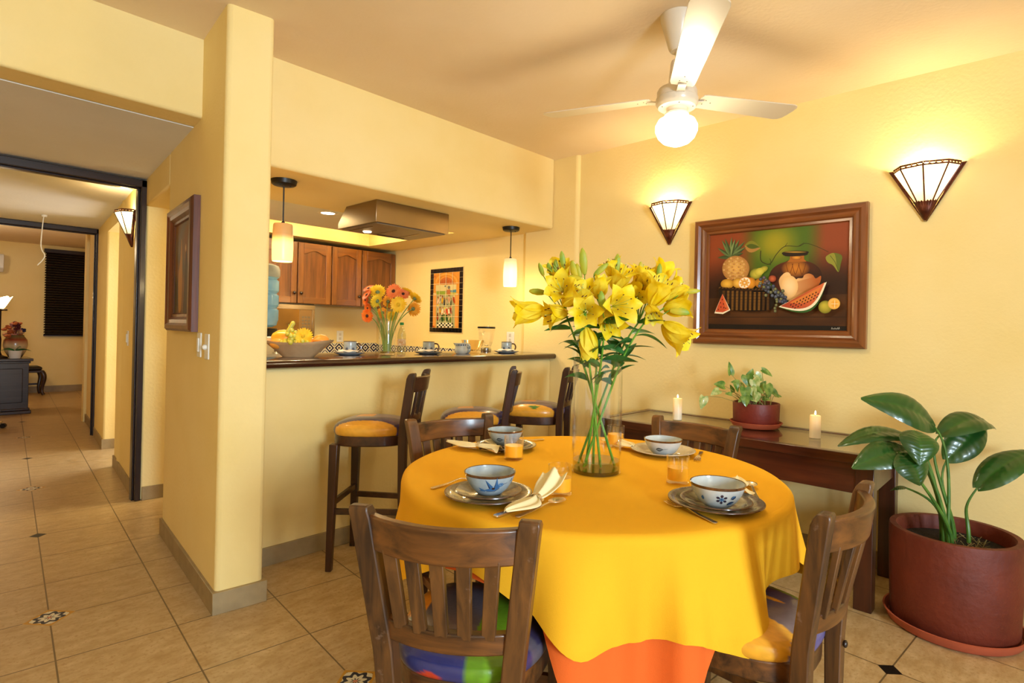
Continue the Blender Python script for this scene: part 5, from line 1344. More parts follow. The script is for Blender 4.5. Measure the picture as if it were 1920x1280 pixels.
for i in range(9):
    for j in range(3):
        if (i + j) % 2 == 0: A.poly([(290 + 30*i, 1035 + 27*j), (320 + 30*i, 1035 + 27*j), (320 + 30*i, 1062 + 27*j), (290 + 30*i, 1062 + 27*j)], '#17120e')
        else: A.poly([(290 + 30*i, 1035 + 27*j), (320 + 30*i, 1035 + 27*j), (320 + 30*i, 1062 + 27*j), (290 + 30*i, 1062 + 27*j)], '#efe4c8')
A.ell(232, 1098, 14, 10, '#b83a20'); A.ell(240, 275, 16, 22, '#d05a34', '#c88a3a')
for k in range(1, 4): y = iw2 - 2*iw2*k/4; 
for k in range(1, 4):
    x = 212 + 440*k/4; A.line([(x, 225 - 40*k/4), (x - 1, 1119)], 7, '#ecd9a8')
for k in range(1, 5):
    f = k/5; A.line([(212, 225 + 893*f), (652, 185 + 935*f)], 7, '#ecd9a8')
A.mb.build('picture_tiles', attrmat('painted tile glaze', rough=.2, coat=.4), t)

# ------------------------------------------------------------------ things standing on the bar
def mug_set(labm, labs, labn, x, y, ang):
    s = thing('saucer', labs, 'saucer', (x, y, BZ + .0006), 0, 'saucers on the bar'); R = .098
    m = MB(); m.lathe([(0, .004), (R*.5, .004), (R*.95, .019), (R*.99, .019), (R, .017), (R*.95, .013), (R*.62, .0005), (R*.5, 0), (0, .001)], 44, mis=[0, 0, 1, 1, 0, 0, 0, 0]); m.build('dish', [GLZ, RIM], s)
    d = V((cos(radians(ang)), sin(radians(ang)), 0)); c = V((x, y, 0)) + FWD * .012; c.z = BZ + .0055
    t = thing('coffee_mug', labm, 'mug', tuple(c), radians(ang), 'stoneware mugs on the bar'); r, h = .041, .084
    m = MB(); m.lathe([(0, 0), (r - .003, 0), (r, .004), (r, h - .004), (r - .001, h), (r - .004, h), (r - .005, h - .006), (r - .005, .006), (0, .006)], 40, mis=[0, 0, 0, 1, 1, 1, 0, 0]); mm = m
    m = MB(); m.tube(bez((r - .002, 0, h*.82), (r + .042, 0, h*.95), (r + .040, 0, h*.10), (r - .002, 0, h*.20), 16), .0055, 8); m.build('handle', RIM, t)
    A = Art(lambda u, v: ((r + .0004 + .00005*A.k) * cos(u / r), (r + .0004 + .00005*A.k) * sin(u / r), v), None); b0 = -r * (radians(ang) - atan2(-y, -x)) ; b0 = ((b0 / r + pi) % (2*pi) - pi) * r
    for cx_ in (-.022, .020):
        for k in range(6):
            a = radians(60*k); A.ell(b0 + cx_ + .0075*cos(a), .034 + .0075*sin(a), .0035, .003, DK, BR_, a, n=10, rings=2)
        A.ell(b0 + cx_, .034, .0042, .0042, MD, DK, n=12, rings=2)
    mm.merge(A.mb, 2); mm.build('mug_body', [GLZ, RIM, INK], t)
    nk = thing('napkin', labn, 'napkin', (x - FWD.x*.03, y - FWD.y*.03, BZ + .0205), radians(ang), 'pale napkins on the bar saucers'); m = MB()
    def fn(u, w):
        a, b = 2*u - 1, 2*w - 1; return (a*.066, b*.026, .013*(1 - abs(a)**3)*(1 - b*b*.8) + .0025*sin(a*7 + b*3) + .006*a*a)
    m.grid(fn, 24, 10, 0); m.build('folded_cloth', NAPW, nk, solid=.0015, ang=75)
ua = math.degrees(atan2(RGT.y, RGT.x))
mug_set('stoneware mug on the bar between fruit bowl and gerberas', 'grey saucer on the bar between fruit bowl and gerberas', 'pale napkin on the saucer beside the fruit bowl', 1.925, 3.315, ua)
mug_set('stoneware mug on the bar between gerbera vase and cream jug', 'grey saucer on the bar between gerbera vase and cream jug', 'pale napkin on the saucer between gerbera vase and cream jug', 2.485, 3.225, ua)
mug_set('stoneware mug at the corner end of the bar', 'grey saucer at the corner end of the bar', 'pale napkin on the saucer at the corner end of the bar', 3.170, 3.130, ua)

t = thing('cream_jug', 'small grey cream jug on the bar in front of the sugar bowl', 'jug', (2.735, 3.165, BZ + .0006), radians(ua))
m = MB(); m.lathe([(0, 0), (.034, 0), (.045, .012), (.048, .03), (.043, .048), (.041, .056), (.046, .078), (.044, .079), (.038, .056), (.04, .03), (.03, .006), (0, .005)], 36)
for i, p in enumerate(m.v):
    if p.z > .05 and p.x < 0: k = (p.z - .05)/.03; m.v[i] = V((p.x*(1 + .28*k*max(0, -p.x/.046)**3), p.y, p.z))
jb = m; m = MB(); m.tube(bez((.040, 0, .066), (.078, 0, .075), (.075, 0, .02), (.044, 0, .022), 12), .004, 8); m.build('handle', GLZ, t)
def band_motif(t, r_, zc, n, span, body, name, mat):
    A = Art(lambda u, v: ((r_ + .0006 + .00005*A.k) * cos(u), (r_ + .0006 + .00005*A.k) * sin(u), v), None); f = atan2(-t.location.y, -t.location.x) - t.rotation_euler.z
    for k in range(n): a = f - span/2 + span*k/(n-1); A.ell(a, zc, .12, .006, MD, DK, n=10, rings=2); A.ell(a + .07, zc + .007, .05, .003, DK, n=8, rings=1)
    body.merge(A.mb, 1); body.build(name, [mat, INK], t)
band_motif(t, .0435, .066, 5, 1.5, jb, 'jug_body', GLZW)
t = thing('sugar_bowl', 'lidded grey sugar bowl on the bar behind the cream jug', 'bowl', (2.832, 3.235, BZ + .0006))
m = MB(); m.lathe([(0, 0), (.030, 0), (.043, .012), (.047, .034), (.041, .060), (.040, .064), (.036, .064), (.036, .055), (0, .052)], 36); band_motif(t, .0455, .04, 5, 1.5, m, 'bowl_body', GLZ)
m = MB(); m.lathe([(.0, .0655), (.042, .0655), (.043, .068), (.036, .074), (.016, .079), (.006, .081), (.009, .090), (.010, .096), (.006, .101), (0, .102)], 32); m.build('lid', GLZ, t)

t = thing('blender_jar', 'glass blender jar with black lid at the end of the bar', 'blender', (3.225, 3.42, BZ + .0006)); q = .9
m = MB(); m.lathe([(.034, .034), (.040, .040), (.060, .10), (.070, .19), (.068, .19), (.058, .10), (.038, .042), (0, .040)], 6); m.xf(Matrix.Rotation(.3, 4, 'Z')); m.build('glass_body', GL, t)
m = MB(); m.lathe([(0, 0), (.042, 0), (.044, .006), (.044, .028), (.036, .034), (0, .034)], 24); m.build('collar', CHROME, t)
m = MB(); m.lathe([(0, .190), (.072, .190), (.074, .194), (.072, .205), (0, .205)], 30); m.build('lid', BLACK, t)
m = MB(); m.lathe([(.022, .205), (.026, .217), (.0, .218)], 20); m.build('filler_cap', GL, t)
for k in range(4):
    m = MB(); a = k*pi/2 + .4; m.bar((0, 0, .046), (.026*cos(a), .026*sin(a), .056), .007, .0015); m.build('blade', CHROME, t)
for k in (0, 1):
    m = MB(); m.tube(bez((-.05, -.03, .16), (-.10, -.06, .17), (-.10, -.05, .08), (-.045, -.03, .075), 12), .006, 8) if k == 0 else m.ell((.012, .0, .05), .007, 8, 6); m.build('jar_handle' if k == 0 else 'spindle', GL if k == 0 else CHROME, t)
t = thing('glass_mixing_bowl', 'clear glass mixing bowl on the bar left of the blender jar', 'bowl', (3.055, 3.395, BZ + .0006))
m = MB(); m.lathe([(0, 0), (.032, 0), (.050, .016), (.078, .05), (.092, .095), (.0905, .0955), (.089, .094), (.075, .05), (.048, .02), (0, .006)], 40); m.build('glass_body', thin_glass('milky glass', tint='#fbf4e4', base=.05, edge=.6), t)
t = thing('water_bottle', 'small plastic water bottle with green cap behind the gerberas', 'bottle', (2.43, 3.47, BZ + .0006))
m = MB(); m.lathe([(0, 0), (.026, 0), (.031, .006), (.031, .05), (.029, .055), (.031, .06), (.031, .11), (.029, .115), (.030, .13), (.018, .172), (.012, .185), (.012, .20), (0, .2)], 28); m.build('bottle_body', thin_glass('bottle plastic', tint='#eef0e4', base=.10, edge=.7), t)
m = MB(); m.lathe([(.0315, .052), (.0315, .10), (.0312, .10), (.0312, .052)], 28); m.build('label', M('orange paper label', '#d9a057', .5, var=.5, vscale=60, col2='#e8dcc0'), t)
m = MB(); m.lathe([(0, .2005), (.0145, .2005), (.0145, .22), (0, .2205)], 20); m.build('cap', M('green cap', '#1f8a3a', .4), t)

# ------------------------------------------------------------------ gerbera vase
GX, GY = 2.19, 3.29; GD = GX*FWD.x + GY*FWD.y
t = thing('glass_vase', 'short clear glass vase of gerberas standing on the bar', 'vase', (GX, GY, BZ + .0006)); r, h = .055, .222
m = MB(); m.lathe([(0, 0), (r - .002, 0), (r, .002), (r, h), (r - .001, h + .001), (r - .003, h), (r - .0035, .012), (0, .011)], 44); m.build('glass_body', GL, t)
m = MB(); m.lathe([(0, .012), (r - .004, .012), (r - .004, .02), (0, .02)], 40); m.build('water', thin_glass('lime water', tint='#c8c040', base=.08, edge=.5), t)
GST = leafmat('gerbera stem', '#6f8a3a', '#8fa64c', .5, .1)
def petal_mat(n, a, b): return leafmat(n, a, b, .55, .25, vs=30)
GCOL = {'o': petal_mat('orange gerbera petal', '#e8661c', '#f08a2a'), 'c': petal_mat('coral gerbera petal', '#ea7a42', '#f29a5a'), 'y': petal_mat('yellow gerbera petal', '#f3c51c', '#fbdc3c'), 'a': petal_mat('amber gerbera petal', '#e89a22', '#f2b53a')}
GDK = M('dark gerbera eye', '#3a1a0c', .8); GYE = M('yellow gerbera eye', '#d0a81a', .8); GSEP = M('green gerbera calyx', '#6a7a52', .7)
def gerbera_head(R, cup):
    P = MB(); n = 22
    for ring, (rr, zz) in enumerate(((1.0, 0), (.84, .004))):
        for k in range(n):
            a0 = 2*pi*(k + .5*ring)/n + random.uniform(-.05, .05); L = R*rr*random.uniform(.93, 1.05); w = R*.135
            def fn(u, q, a0=a0, L=L): 
                v = 2*q - 1; hw = w*(.45 + .55*sin(pi*min(1, u*.95)**.7)) * (1 if u < .9 else .55); x = .15*R + (L - .15*R)*u; z = zz + cup*L*u*u*.6 - .06*L*sin(pi*u) + abs(v)*hw*.15
                return (x*cos(a0) - hw*v*sin(a0), x*sin(a0) + hw*v*cos(a0), z)
            P.grid(fn, 5, 2, 0)
    return P
def gerbera(label, px, py, dd, dirv, R, col, eye, stemx, group='gerberas in the glass vase'):
    c = at(px, py, GD + dd); d = vdir(*dirv).normalized(); b = V((GX + stemx*RGT.x*.6, GY + stemx*RGT.y*.6, BZ + .022)); off = -b
    t = thing('gerbera', label, 'flower', tuple(b), 0, group)
    neck = at(726 + stemx*260, 612, GD); m = MB(); m.tube([q + off for q in bez(b, neck, (c - d*.06)*.6 + neck*.4, c - d*.008, 14)], .0032, 7); m.build('stem', GST, t)
    mat = Matrix.Translation(c + off) @ frame_to(d) @ Matrix.Rotation(random.uniform(0, 6), 4, 'Z')
    h_ = gerbera_head(R, .25 if dirv[2] < 0 else .12).xf(mat).build('flower_head', GCOL[col], t, ang=80)
    m = MB(); m.ell((0, 0, .003), (R*.24, R*.24, .006), 16, 6); m.xf(mat); m.build('eye', eye, h_)
    m = MB(); m.lathe([(R*.26, -.003), (R*.22, -.009), (.004, -.014), (0, -.014)], 14); m.xf(mat); m.build('calyx', GSEP, h_)
gerbera('orange gerbera seen edge-on, highest at the left of the bunch', 691, 541, .03, (-.25, .80, .5), 0.0414, 'o', GDK, -.03)
gerbera('orange gerbera seen edge-on, pointing left', 688, 553, -.02, (-.55, .55, .6), 0.0437, 'o', GDK, -.035)
gerbera('orange gerbera tucked below the edge-on pair', 686, 562, .02, (-.7, .1, .7), 0.0391, 'o', GDK, -.02)
gerbera('red orange gerbera half hidden at the left side', 690, 578, .04, (-.6, -.1, .75), 0.0391, 'o', GDK, -.01)
gerbera('red orange gerbera drooping lowest at the left', 689, 592, -.04, (-.35, -.1, .93), 0.0483, 'o', GDK, -.04)
gerbera('yellow gerbera turned away at the top left', 708, 547, .0, (-.2, .55, -.75), 0.0552, 'y', GYE, -.015)
gerbera('yellow gerbera seen side-on in the middle left', 707, 564, -.05, (-.75, .35, -.45), 0.0506, 'y', GYE, -.02)
gerbera('amber gerbera turned away in the middle', 728, 565, .02, (.1, .2, -.95), 0.0460, 'a', GYE, .0)
gerbera('coral gerbera with a dark eye at the top', 738, 546, -.01, (-.15, .35, .92), 0.0552, 'c', GDK, .005)
gerbera('coral gerbera half hidden behind the top one', 756, 551, .04, (.2, .4, .85), 0.0460, 'c', GDK, .02)
gerbera('large yellow gerbera facing forward in the front', 747, 571, -.06, (.05, .0, 1), 0.0563, 'y', GYE, .015)
gerbera('yellow gerbera behind the coral ones', 763, 548, .07, (.25, .7, -.4), 0.0483, 'y', GYE, .03)
gerbera('yellow gerbera turned away at the far right', 778, 559, .01, (.45, .6, -.55), 0.0517, 'y', GYE, .035)
gerbera('amber gerbera turned away, lowest at the right', 775, 579, -.02, (.3, -.05, -.92), 0.0517, 'a', GYE, .03)
gerbera('amber gerbera turned away low in the bunch', 717, 586, .03, (-.2, -.2, -.9), 0.0414, 'a', GYE, -.005)
gerbera('yellow gerbera hanging low behind the stems', 735, 592, .06, (.15, -.3, .8), 0.0391, 'y', GYE, .01)

# ------------------------------------------------------------------ wooden bowl of fruit
WBX, WBY = 1.550, 3.235
DWOOD = M('bleached dough bowl wood', '#b08c62', .6, var=.3, vscale=7, bump=.2, bscale=40, col2='#c8a67c')
t = thing('wooden_dough_bowl', 'long shallow wooden dough bowl of fruit on the bar', 'bowl', (WBX, WBY, BZ + .0006), radians(ua))
m = MB(); NA = 64
def wb(u, w):
    a = 2*pi*u; ex, ey = superell(a, 2.7)
    if w < .5: k = w*2; zz = .085 * k**1.0; s = .42 + .58*k; q = 1.0
    else: k = (1 - w)*2; zz = .012 + (.073)*k**1.5; s = (.38 + .58*k)
    up = .018 * abs(ex)**2 * (k if w < .5 else k)
    return (ex*.205*s, ey*.115*s, zz + up)
m.grid(wb, NA, 20, 0, wrap=True); m.prism([(superell(2*pi*k/40, 2.7)[0]*.205*.42, superell(2*pi*k/40, 2.7)[1]*.115*.42) for k in range(40)], .0, .004); m.prism([(superell(2*pi*k/40, 2.7)[0]*.205*.39, superell(2*pi*k/40, 2.7)[1]*.115*.39) for k in range(40)], .008, .0125)
m.build('bowl_body', DWOOD, t, ang=60)
FG = 'fruit in the wooden bowl'
def loc_(u, v, z): return tuple(V((WBX, WBY, BZ + z)) + V((RGT.x, RGT.y, 0)).normalized()*u + V((FWD.x, FWD.y, 0)).normalized()*v)
MAN = M('yellow fruit skin', '#f2c02e', .35, var=.1, vscale=12, coat=.3, col2='#eaa02c'); ORF = M('orange peel', '#f0a03c', .45, bump=.2, bscale=200, coat=.2)
def ridged(label, u, v, z, R, L, n, rot, mat, name, cat):
    t = thing(name, label, cat, loc_(u, v, z), radians(ua + rot), FG); m = MB(); m.lathe([(0, -L), (R*.5, -L*.86), (R*.9, -L*.45), (R, 0), (R*.85, L*.5), (R*.4, L*.88), (0, L*.98)], 40)
    for i, p in enumerate(m.v): a = atan2(p.y, p.x); k = 1 + .10*cos(n*a); m.v[i] = V((p.x*k, p.y*k, p.z))
    m.xf(Matrix.Rotation(pi/2, 4, 'Y')); m.build('skin', mat, t, ang=80)
    m = MB(); m.tube([(L*.95, 0, 0), (L*1.08, .004, .012)], .004, 6); m.build('stalk', GSEP, t); return t
ridged('ridged yellow fruit resting highest in the left half of the bowl', -.075, -.025, .112, .042, .072, 6, 12, MAN, 'star_fruit', 'fruit')
ridged('pale yellow fruit at the left end of the bowl', -.125, .03, .094, .036, .05, 5, -30, MAN, 'star_fruit', 'fruit')
ridged('ribbed orange squash at the right end of the bowl', .128, .01, .092, .042, .048, 7, 8, ORF, 'small_squash', 'squash')
t = thing('mango', 'plain orange mango in front at the left of the bowl', 'fruit', loc_(-.092, -.064, .078), radians(ua), FG); m = MB(); m.ell((0, 0, 0), (.048, .034, .032), 24, 14); m.build('skin', ORF, t); m = MB(); m.ell((.047, 0, .004), (.004, .004, .004), 8, 5); m.build('stalk', GSEP, t)
t = thing('mango', 'orange mango half hidden behind the lying gerbera', 'fruit', loc_(.060, .035, .078), radians(ua + 40), FG); m = MB(); m.ell((0, 0, 0), (.046, .034, .034), 24, 14); m.build('skin', ORF, t); m = MB(); m.ell((.045, 0, .004), (.004, .004, .004), 8, 5); m.build('stalk', GSEP, t)
GRP = M('green grape', '#b9b83a', .2, var=.15, vscale=40, coat=.4, trans=.3, col2='#d8cc55')
t = thing('grape_bunch', 'bunch of green grapes in the middle of the wooden bowl', 'fruit', loc_(-.012, -.072, .100), radians(ua), FG)
gm = None; rgp = random.Random(9)
for k in range(38):
    f = rgp.random(); p = V((rgp.gauss(.004, .026), rgp.gauss(-.01, .018), -.015 + .085*f*rgp.random() + (.0)))
    if k > 30: p = V((-.022 + .004*(k - 30), .0, .045 + .007*(k - 30)))
    if gm is None: g = MB().ell((0, 0, 0), (.0130, .0130, .0138), 12, 8).build('grape', GRP, t); gm = g.data
    else: g = bpy.data.objects.new('grape', gm); COL.objects.link(g); g.parent = t
    g.location = p
m = MB(); m.tube([(0, 0, 0), (-.01, 0, .04), (-.02, .004, .09)], .002, 6); m.build('stalk', GST, t)
b = V(loc_(.058, -.080, .122)); t = thing('gerbera', 'loose yellow gerbera lying in the fruit bowl', 'flower', tuple(b))
mat = frame_to(vdir(.15, .35, .92)); h_ = gerbera_head(.054, .1).xf(mat).build('flower_head', GCOL['y'], t, ang=80); m = MB(); m.ell((0, 0, .003), (.012, .012, .006), 14, 6); m.xf(mat); m.build('eye', GYE, h_)
# ------------------------------------------------------------------ ceiling fan
FX, FY = 2.252, 1.212
WHF = M('white fan enamel', '#d8cbb8', .3, coat=.3, spec=.5)
t = thing('ceiling_fan', 'white three-bladed ceiling fan with a lit globe over the table', 'fan', (FX, FY, 2.262)); top = CH - 2.262
m = MB(); m.lathe([(0, top - .155), (.032, top - .155), (.040, top - .145), (.076, top - .02), (.078, top - .001), (0, top - .001)], 40); m.build('canopy', WHF, t)
m = MB(); m.tube([(0, 0, .10), (0, 0, top - .15)], .011, 12); m.build('rod', WHF, t)
m = MB(); m.lathe([(0, .175), (.026, .175), (.030, .165), (.040, .055), (0, .055)], 32); m.build('rod_cover', WHF, t)
m = MB(); m.lathe([(0, .06), (.05, .06), (.080, .050), (.086, .038), (.086, .012), (.090, .008), (.090, -.012), (.086, -.020), (.080, -.030), (.055, -.034), (0, -.034)], 48); m.build('motor_housing', WHF, t)
m = MB(); m.lathe([(0, -.034), (.045, -.034), (.045, -.052), (.052, -.056), (.052, -.064), (0, -.064)], 36); m.build('light_fitter', WHF, t)
GLOBE = emit('lit opal globe', '#ffeecb', GLOBE_E)
m = MB(); m.lathe([(0, -.062), (.046, -.062), (.050, -.070), (.078, -.086), (.090, -.110), (.090, -.132), (.078, -.160), (.058, -.180), (.030, -.192), (.012, -.198), (0, -.199)], 48); m.build('light_globe', GLOBE, t)
for k in range(5):
    a = 2*pi*k/5; m = MB(); m.ell((.068*cos(a), .068*sin(a), -.0315), (.0035, .0035, .0025), 8, 5); m.build('screw', BLACK, t)
for ad in (98, 217, 336):
    a = radians(ad); R_ = Matrix.Rotation(a, 4, 'Z') @ Matrix.Rotation(radians(-4.5), 4, 'Y')
    m = MB(); m.bar((.07, 0, -.002), (.135, 0, .006), .035, .006); m.xf(R_); br = m.build('blade', WHF, t, bevel=.001)
    m = MB(); L0, L1 = .115, .675; pts = []
    N = 10
    out = [(L0, -.045), (L0 + .02, -.052)] + [(L0 + .02 + (L1 - L0 - .06)*i/6, -.052 - .016*i/6) for i in range(1, 7)] + [(L1 - .018, -.062), (L1 - .004, -.045), (L1, -.02), (L1, .02), (L1 - .004, .045), (L1 - .018, .062)] + [(L1 - .04 - (L1 - L0 - .06)*i/6, .068 - .016*i/6) for i in range(0, 6)] + [(L0 + .02, .052), (L0, .045)]
    m.loft([[(x, y, .006) for x, y in out], [(x, y, .0105) for x, y in out]])
    m.xf(R_ @ Matrix.Translation((0, 0, .004)) @ Matrix.Rotation(radians(-9), 4, 'X')); m.build('blade_panel', WHF, br, bevel=.001)
    m = MB()
    for x, y in ((.15, .015), (.15, -.015), (.185, 0)): m.ell((x, y, .0065), (.003, .003, .002), 6, 4)
    m.xf(R_ @ Matrix.Translation((0, 0, .0035)) @ Matrix.Rotation(radians(-9), 4, 'X')); m.build('blade_screws', BLACK, br)

# ------------------------------------------------------------------ corridor and far room
t = thing('window_blind', 'closed dark brown slatted blind on the far wall', 'blind', (1.60, 12.74, .965)); W, H_ = .66, 1.50
BL = wood('dark blind slat', '#1a0d08', '#2c1710', 'x', rough=.4)
m = MB(); m.box((-.015, -.06, H_ - .06), (W + .015, 0, H_)); m.build('headrail', BL, t)
for k in range(34):
    z = .03 + (H_ - .1)*k/33; m = MB(); m.bar((0, -.03, z), (W, -.03, z), .042, .004, up=(0, .45, .9)); m.build('slat', BL, t)
m = MB(); m.box((0, -.045, 0), (W, -.015, .02)); m.build('bottom_rail', BL, t)
m = MB(); m.box((1.62, 12.742, .99), (2.24, 12.752, 2.44)); struct('window_1', m, M('dark window glass', '#0c0e12', .1))

CHW = wood('blackish carved chest wood', '#191016', '#3a2a2c', 'x', rough=.28, coat=.4)
cx_, cy_ = 1.150, 9.97
t = thing('wooden_chest', 'dark wooden sideboard with raised panel in the far room', 'sideboard', (cx_ - 1.3, cy_, 0)); W, D_, H_ = 1.3, .55, .73
m = MB(); m.box((.03, .03, .07), (W - .03, D_, H_ - .04)); m.build('carcass', CHW, t, bevel=.004)
m = MB(); m.box((0, 0, 0), (W, D_, .045)); m.box((.015, .015, .045), (W - .015, D_, .075)); m.build('plinth', CHW, t, bevel=.008)
m = MB(); m.box((.015, .015, H_ - .065), (W - .015, D_, H_ - .035)); m.box((-.01, -.01, H_ - .035), (W + .01, D_, H_)); m.build('top', CHW, t, bevel=.006)
for k in range(3):
    a = .09 + k*.39; m = MB(); m.box((a, .016, .15), (a + .34, .03, H_ - .13)); m.build('door', CHW, t, bevel=.012, segs=1)
TOPZ = .7315
# vase with mixed flowers
t = thing('painted_vase', 'round painted vase of mixed flowers on the dark sideboard', 'vase', (1.00, 10.20, TOPZ))
VB = attrmat('painted vase glaze', rough=.25, coat=.4); prv = [(0, 0), (.06, 0), (.075, .02), (.11, .09), (.128, .17), (.12, .24), (.09, .285), (.085, .30), (.09, .305)]
m = MB(); st = m.mark(); m.lathe(prv, 36)
for i in range(st, len(m.v)):
    z = m.v[i].z; m.c[i] = lin(['#3a2c20', '#8a3a24', '#c8b088', '#5a6a34', '#a8824a', '#c8b088', '#3a4a2c', '#8a3a24', '#6a5a34'][min(8, int(z / .305 * 8.99))])
m.build('vase_body', VB, t)
t2 = thing('flower_bouquet', 'pink, orange and dark blue flowers in the painted vase', 'flowers', (1.00, 10.20, TOPZ + .30))
rb = random.Random(5); BC = [M('pink blossom', '#c88a7a', .7), M('orange blossom', '#b8602c', .7), M('dark red blossom', '#5a1420', .7), M('navy blossom', '#1c1c4a', .7), M('peach blossom', '#d09a6a', .7)]
for k in range(26):
    a = rb.uniform(0, 2*pi); r_ = rb.uniform(.02, .125); z = rb.uniform(.0, .17) - r_*.3; c = V((r_*cos(a), r_*sin(a), z)); ci = 3 if c.x > .07 and z < .10 else rb.choice([0, 1, 2, 4, 1])
    m = MB()
    for q in range(6): m.ell(c + V((rb.uniform(-.02, .02), rb.uniform(-.02, .02), rb.uniform(-.015, .02))), (.022, .022, .014), 8, 5)
    m.tube([(0, 0, -.005), tuple(c*.6), tuple(c)], .003, 5); m.build('blossom', BC[ci], t2)
t = thing('white_flowerpot', 'small white pot with strap leaves beside the painted vase', 'plant', (.985, 10.06, TOPZ))
m = MB(); m.lathe([(0, 0), (.055, 0), (.072, .10), (.070, .102), (.062, .09), (0, .088)], 28); m.build('pot', WHITEP, t)
for k in range(7):
    a = k*.95 + .15; lance((0, 0, .09), (cos(a), sin(a)*.4 + .05, .55), .19, .018, .5).build('leaf', LEAFG, t, ang=80)
# table lamp at the picture edge
t = thing('table_lamp', 'lit tulip-shaded lamp on the sideboard', 'lamp', (.838, 10.18, TOPZ)); 
m = MB(); m.lathe([(0, 0), (.09, 0), (.09, .015), (.03, .04), (.018, .08), (.022, .25), (.014, .30), (.016, .62), (.04, .65), (0, .66)], 24); m.build('stem', M('aged bronze', '#2a140c', .4, metal=.5), t)
m = MB()
def tulip(u, w): a = 2*pi*u; r_ = .035 + .075*w**.8 + .012*w*w*cos(6*a); return (r_*cos(a), r_*sin(a), .655 + .15*w + .012*w*cos(6*a))
m.grid(tulip, 48, 10, 0, wrap=True); m.build('lamp_shade', emit('tulip shade glow', '#ffd9a0', 6), t, solid=.003)
m = MB()
for k in range(6): a = k*1.05; m.ell((.05*cos(a), .05*sin(a), .635), (.028, .028, .012), 10, 5)
m.build('shade_holder', bpy.data.materials['aged bronze'], t)
L = bpy.data.lights.new('table_lamp_light', 'POINT'); L.energy = 8; L.color = (1, .78, .5); L.shadow_soft_size = .05
q = bpy.data.objects.new('table_lamp_light', L); COL.objects.link(q); q.parent = t; q.location = (0, 0, .86)
# carved stool behind the sideboard
t = thing('carved_stool', 'dark stool with curved legs against the far wall behind the sideboard', 'stool', (1.31, 12.35, 0)); SD = wood('dark carved stool', '#1c0c08', '#3a1a10', 'z', rough=.35, coat=.3)
m = MB(); m.box((-.22, -.2, .42), (.22, .2, .48)); m.build('cushion', M('dark leather', '#120d0c', .5), t, bevel=.03, segs=3)
m = MB(); m.box((-.235, -.21, .385), (.235, .21, .42)); m.build('seat_rail', SD, t, bevel=.006)
for sx in (-1, 1):
    for sy in (-1, 1):
        m = MB(); m.tube(bez((sx*.21, sy*.18, .40), (sx*.30, sy*.22, .28), (sx*.17, sy*.15, .14), (sx*.24, sy*.19, .018), 12), [.035, .036, .035, .033, .031, .029, .027, .025, .023, .021, .020, .022, .026], 10); m.build('leg', SD, t)
m = MB(); m.bar((-.2, .18, .17), (.2, .18, .17), .02, .03); m.build('stretcher', SD, t)
# chrome castor foot of a chair at the edge of the picture
t = thing('office_chair_base', 'chrome castor foot of a swivel chair at the left picture edge', 'chair', (.52, 8.93, 0))
for k in range(5):
    a = radians(-24 + 72*k); d = V((cos(a), sin(a), 0)); m = MB(); m.tube([d*.03 + V((0, 0, .115)), d*.16 + V((0, 0, .095)), d*.27 + V((0, 0, .066))], [.026, .022, .016], 10); m.build('arm', CHROME, t)
    m = MB(); n_ = V((-d.y, d.x, 0)); c = d*.28 + V((0, 0, .0275))
    m.tube([c - n_*.02, c + n_*.02], .027, 16); m.build('castor', BLACK, t)
m = MB(); m.tube([(0, 0, .08), (0, 0, .40)], .025, 16); m.build('gas_column', CHROME, t)
m = MB(); m.lathe([(0, .395), (.20, .40), (.22, .43), (.20, .47), (0, .475)], 32); m.build('seat', M('black seat fabric', '#131214', .8), t)
# air conditioner
t = thing('air_conditioner', 'white wall air conditioner at the left edge, above the lamp', 'air conditioner', (.25, 12.75, 2.01)); m = MB(); pr = [(0, 0), (-.12, .0), (-.19, .06), (-.20, .24), (-.17, .29), (0, .29)]
m.loft([[(x, y, z) for y, z in pr] for x in (0, .82)]); m.build('casing', WHITEP, t, bevel=.01)
m = MB(); m.box((.05, -.175, .012), (.77, -.10, .03)); m.xf(Matrix.Translation((0, 0, .0))); m.build('louvre', M('louvre grey', '#b8b4a8', .5), t)
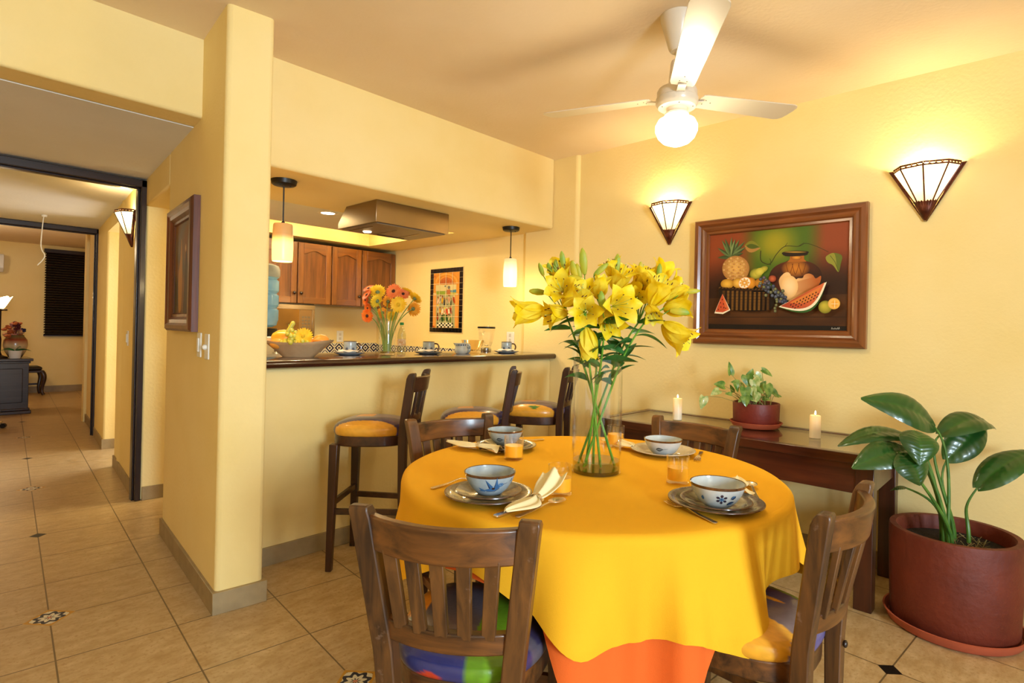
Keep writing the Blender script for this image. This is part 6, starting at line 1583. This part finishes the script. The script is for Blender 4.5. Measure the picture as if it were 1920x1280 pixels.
# loose wire from the corridor ceiling
p = aty(83, 413, 7.1); p.z = 2.249
W_ = [p, V((p.x - .01, p.y, 2.17)), aty(77, 462, 7.1), aty(84, 478, 7.1), aty(80, 487, 7.1), aty(70, 497, 7.1)]
m = MB(); m.tube([V(q) - p for q in spl([tuple(q) for q in W_], 5)], .0045, 6); t = thing('loose_ceiling_wire', 'white electric wire hanging loose from the corridor ceiling', 'wire', tuple(p)); m.build('wire', WHITEP, t)
m = MB(); m.lathe([(0, -.02), (.02, -.02), (.024, -.0005), (0, -.0005)], 16); m.build('ceiling_cap', WHITEP, t)
# ------------------------------------------------------------------ light
def add_area(name, loc, rot, sx, sy, e, col):
    L = bpy.data.lights.new(name, 'AREA'); L.shape = 'RECTANGLE'; L.size = sx; L.size_y = sy; L.energy = e; L.color = col
    o = bpy.data.objects.new(name, L); COL.objects.link(o); o.location = loc; o.rotation_euler = rot; return o
w = bpy.data.worlds.new('sky'); SC.world = w; w.use_nodes = True
bg = w.node_tree.nodes['Background']; bg.inputs[0].default_value = (.88, .95, 1.0, 1); bg.inputs[1].default_value = SKY_E
# daylight through the patio opening behind the camera
add_area('patio_daylight', (-.4, -3.46, 1.50), (radians(90), 0, 0), 1.0, 1.1, DAY_P, (.70, .87, 1.0))
L = bpy.data.lights.new('globe_light', 'POINT'); L.energy = GLOBE_P; L.color = (1, .88, .58); L.shadow_soft_size = .09
o = bpy.data.objects.new('globe_light', L); COL.objects.link(o); o.location = (FX, FY, 2.262 - .215)
# ceiling lamp of the far room and daylight from the side room (both out of view)
L = bpy.data.lights.new('hall_lamp', 'POINT'); L.energy = HALL_P; L.color = (1, .80, .52); L.shadow_soft_size = .12
o = bpy.data.objects.new('hall_lamp', L); COL.objects.link(o); o.location = (.1, 10.6, 2.35)
add_area('side_room_daylight', (2.3, 6.38, 1.3), (radians(90), 0, radians(90)), .8, 1.8, SIDE_P, (1, .93, .82))
add_area('kitchen_ceiling_lamp', (2.2, 4.4, 2.11), (0, 0, 0), 1.2, .5, KITA_P, (1, .83, .46))
v = SC.view_settings; v.view_transform = 'Standard'; v.look = 'None'; v.exposure = EXPO; v.gamma = 1; v.use_curve_mapping = False
SC.cycles.max_bounces = 10; SC.cycles.diffuse_bounces = 5; SC.cycles.transparent_max_bounces = 24
SC.cycles.sample_clamp_indirect = 6
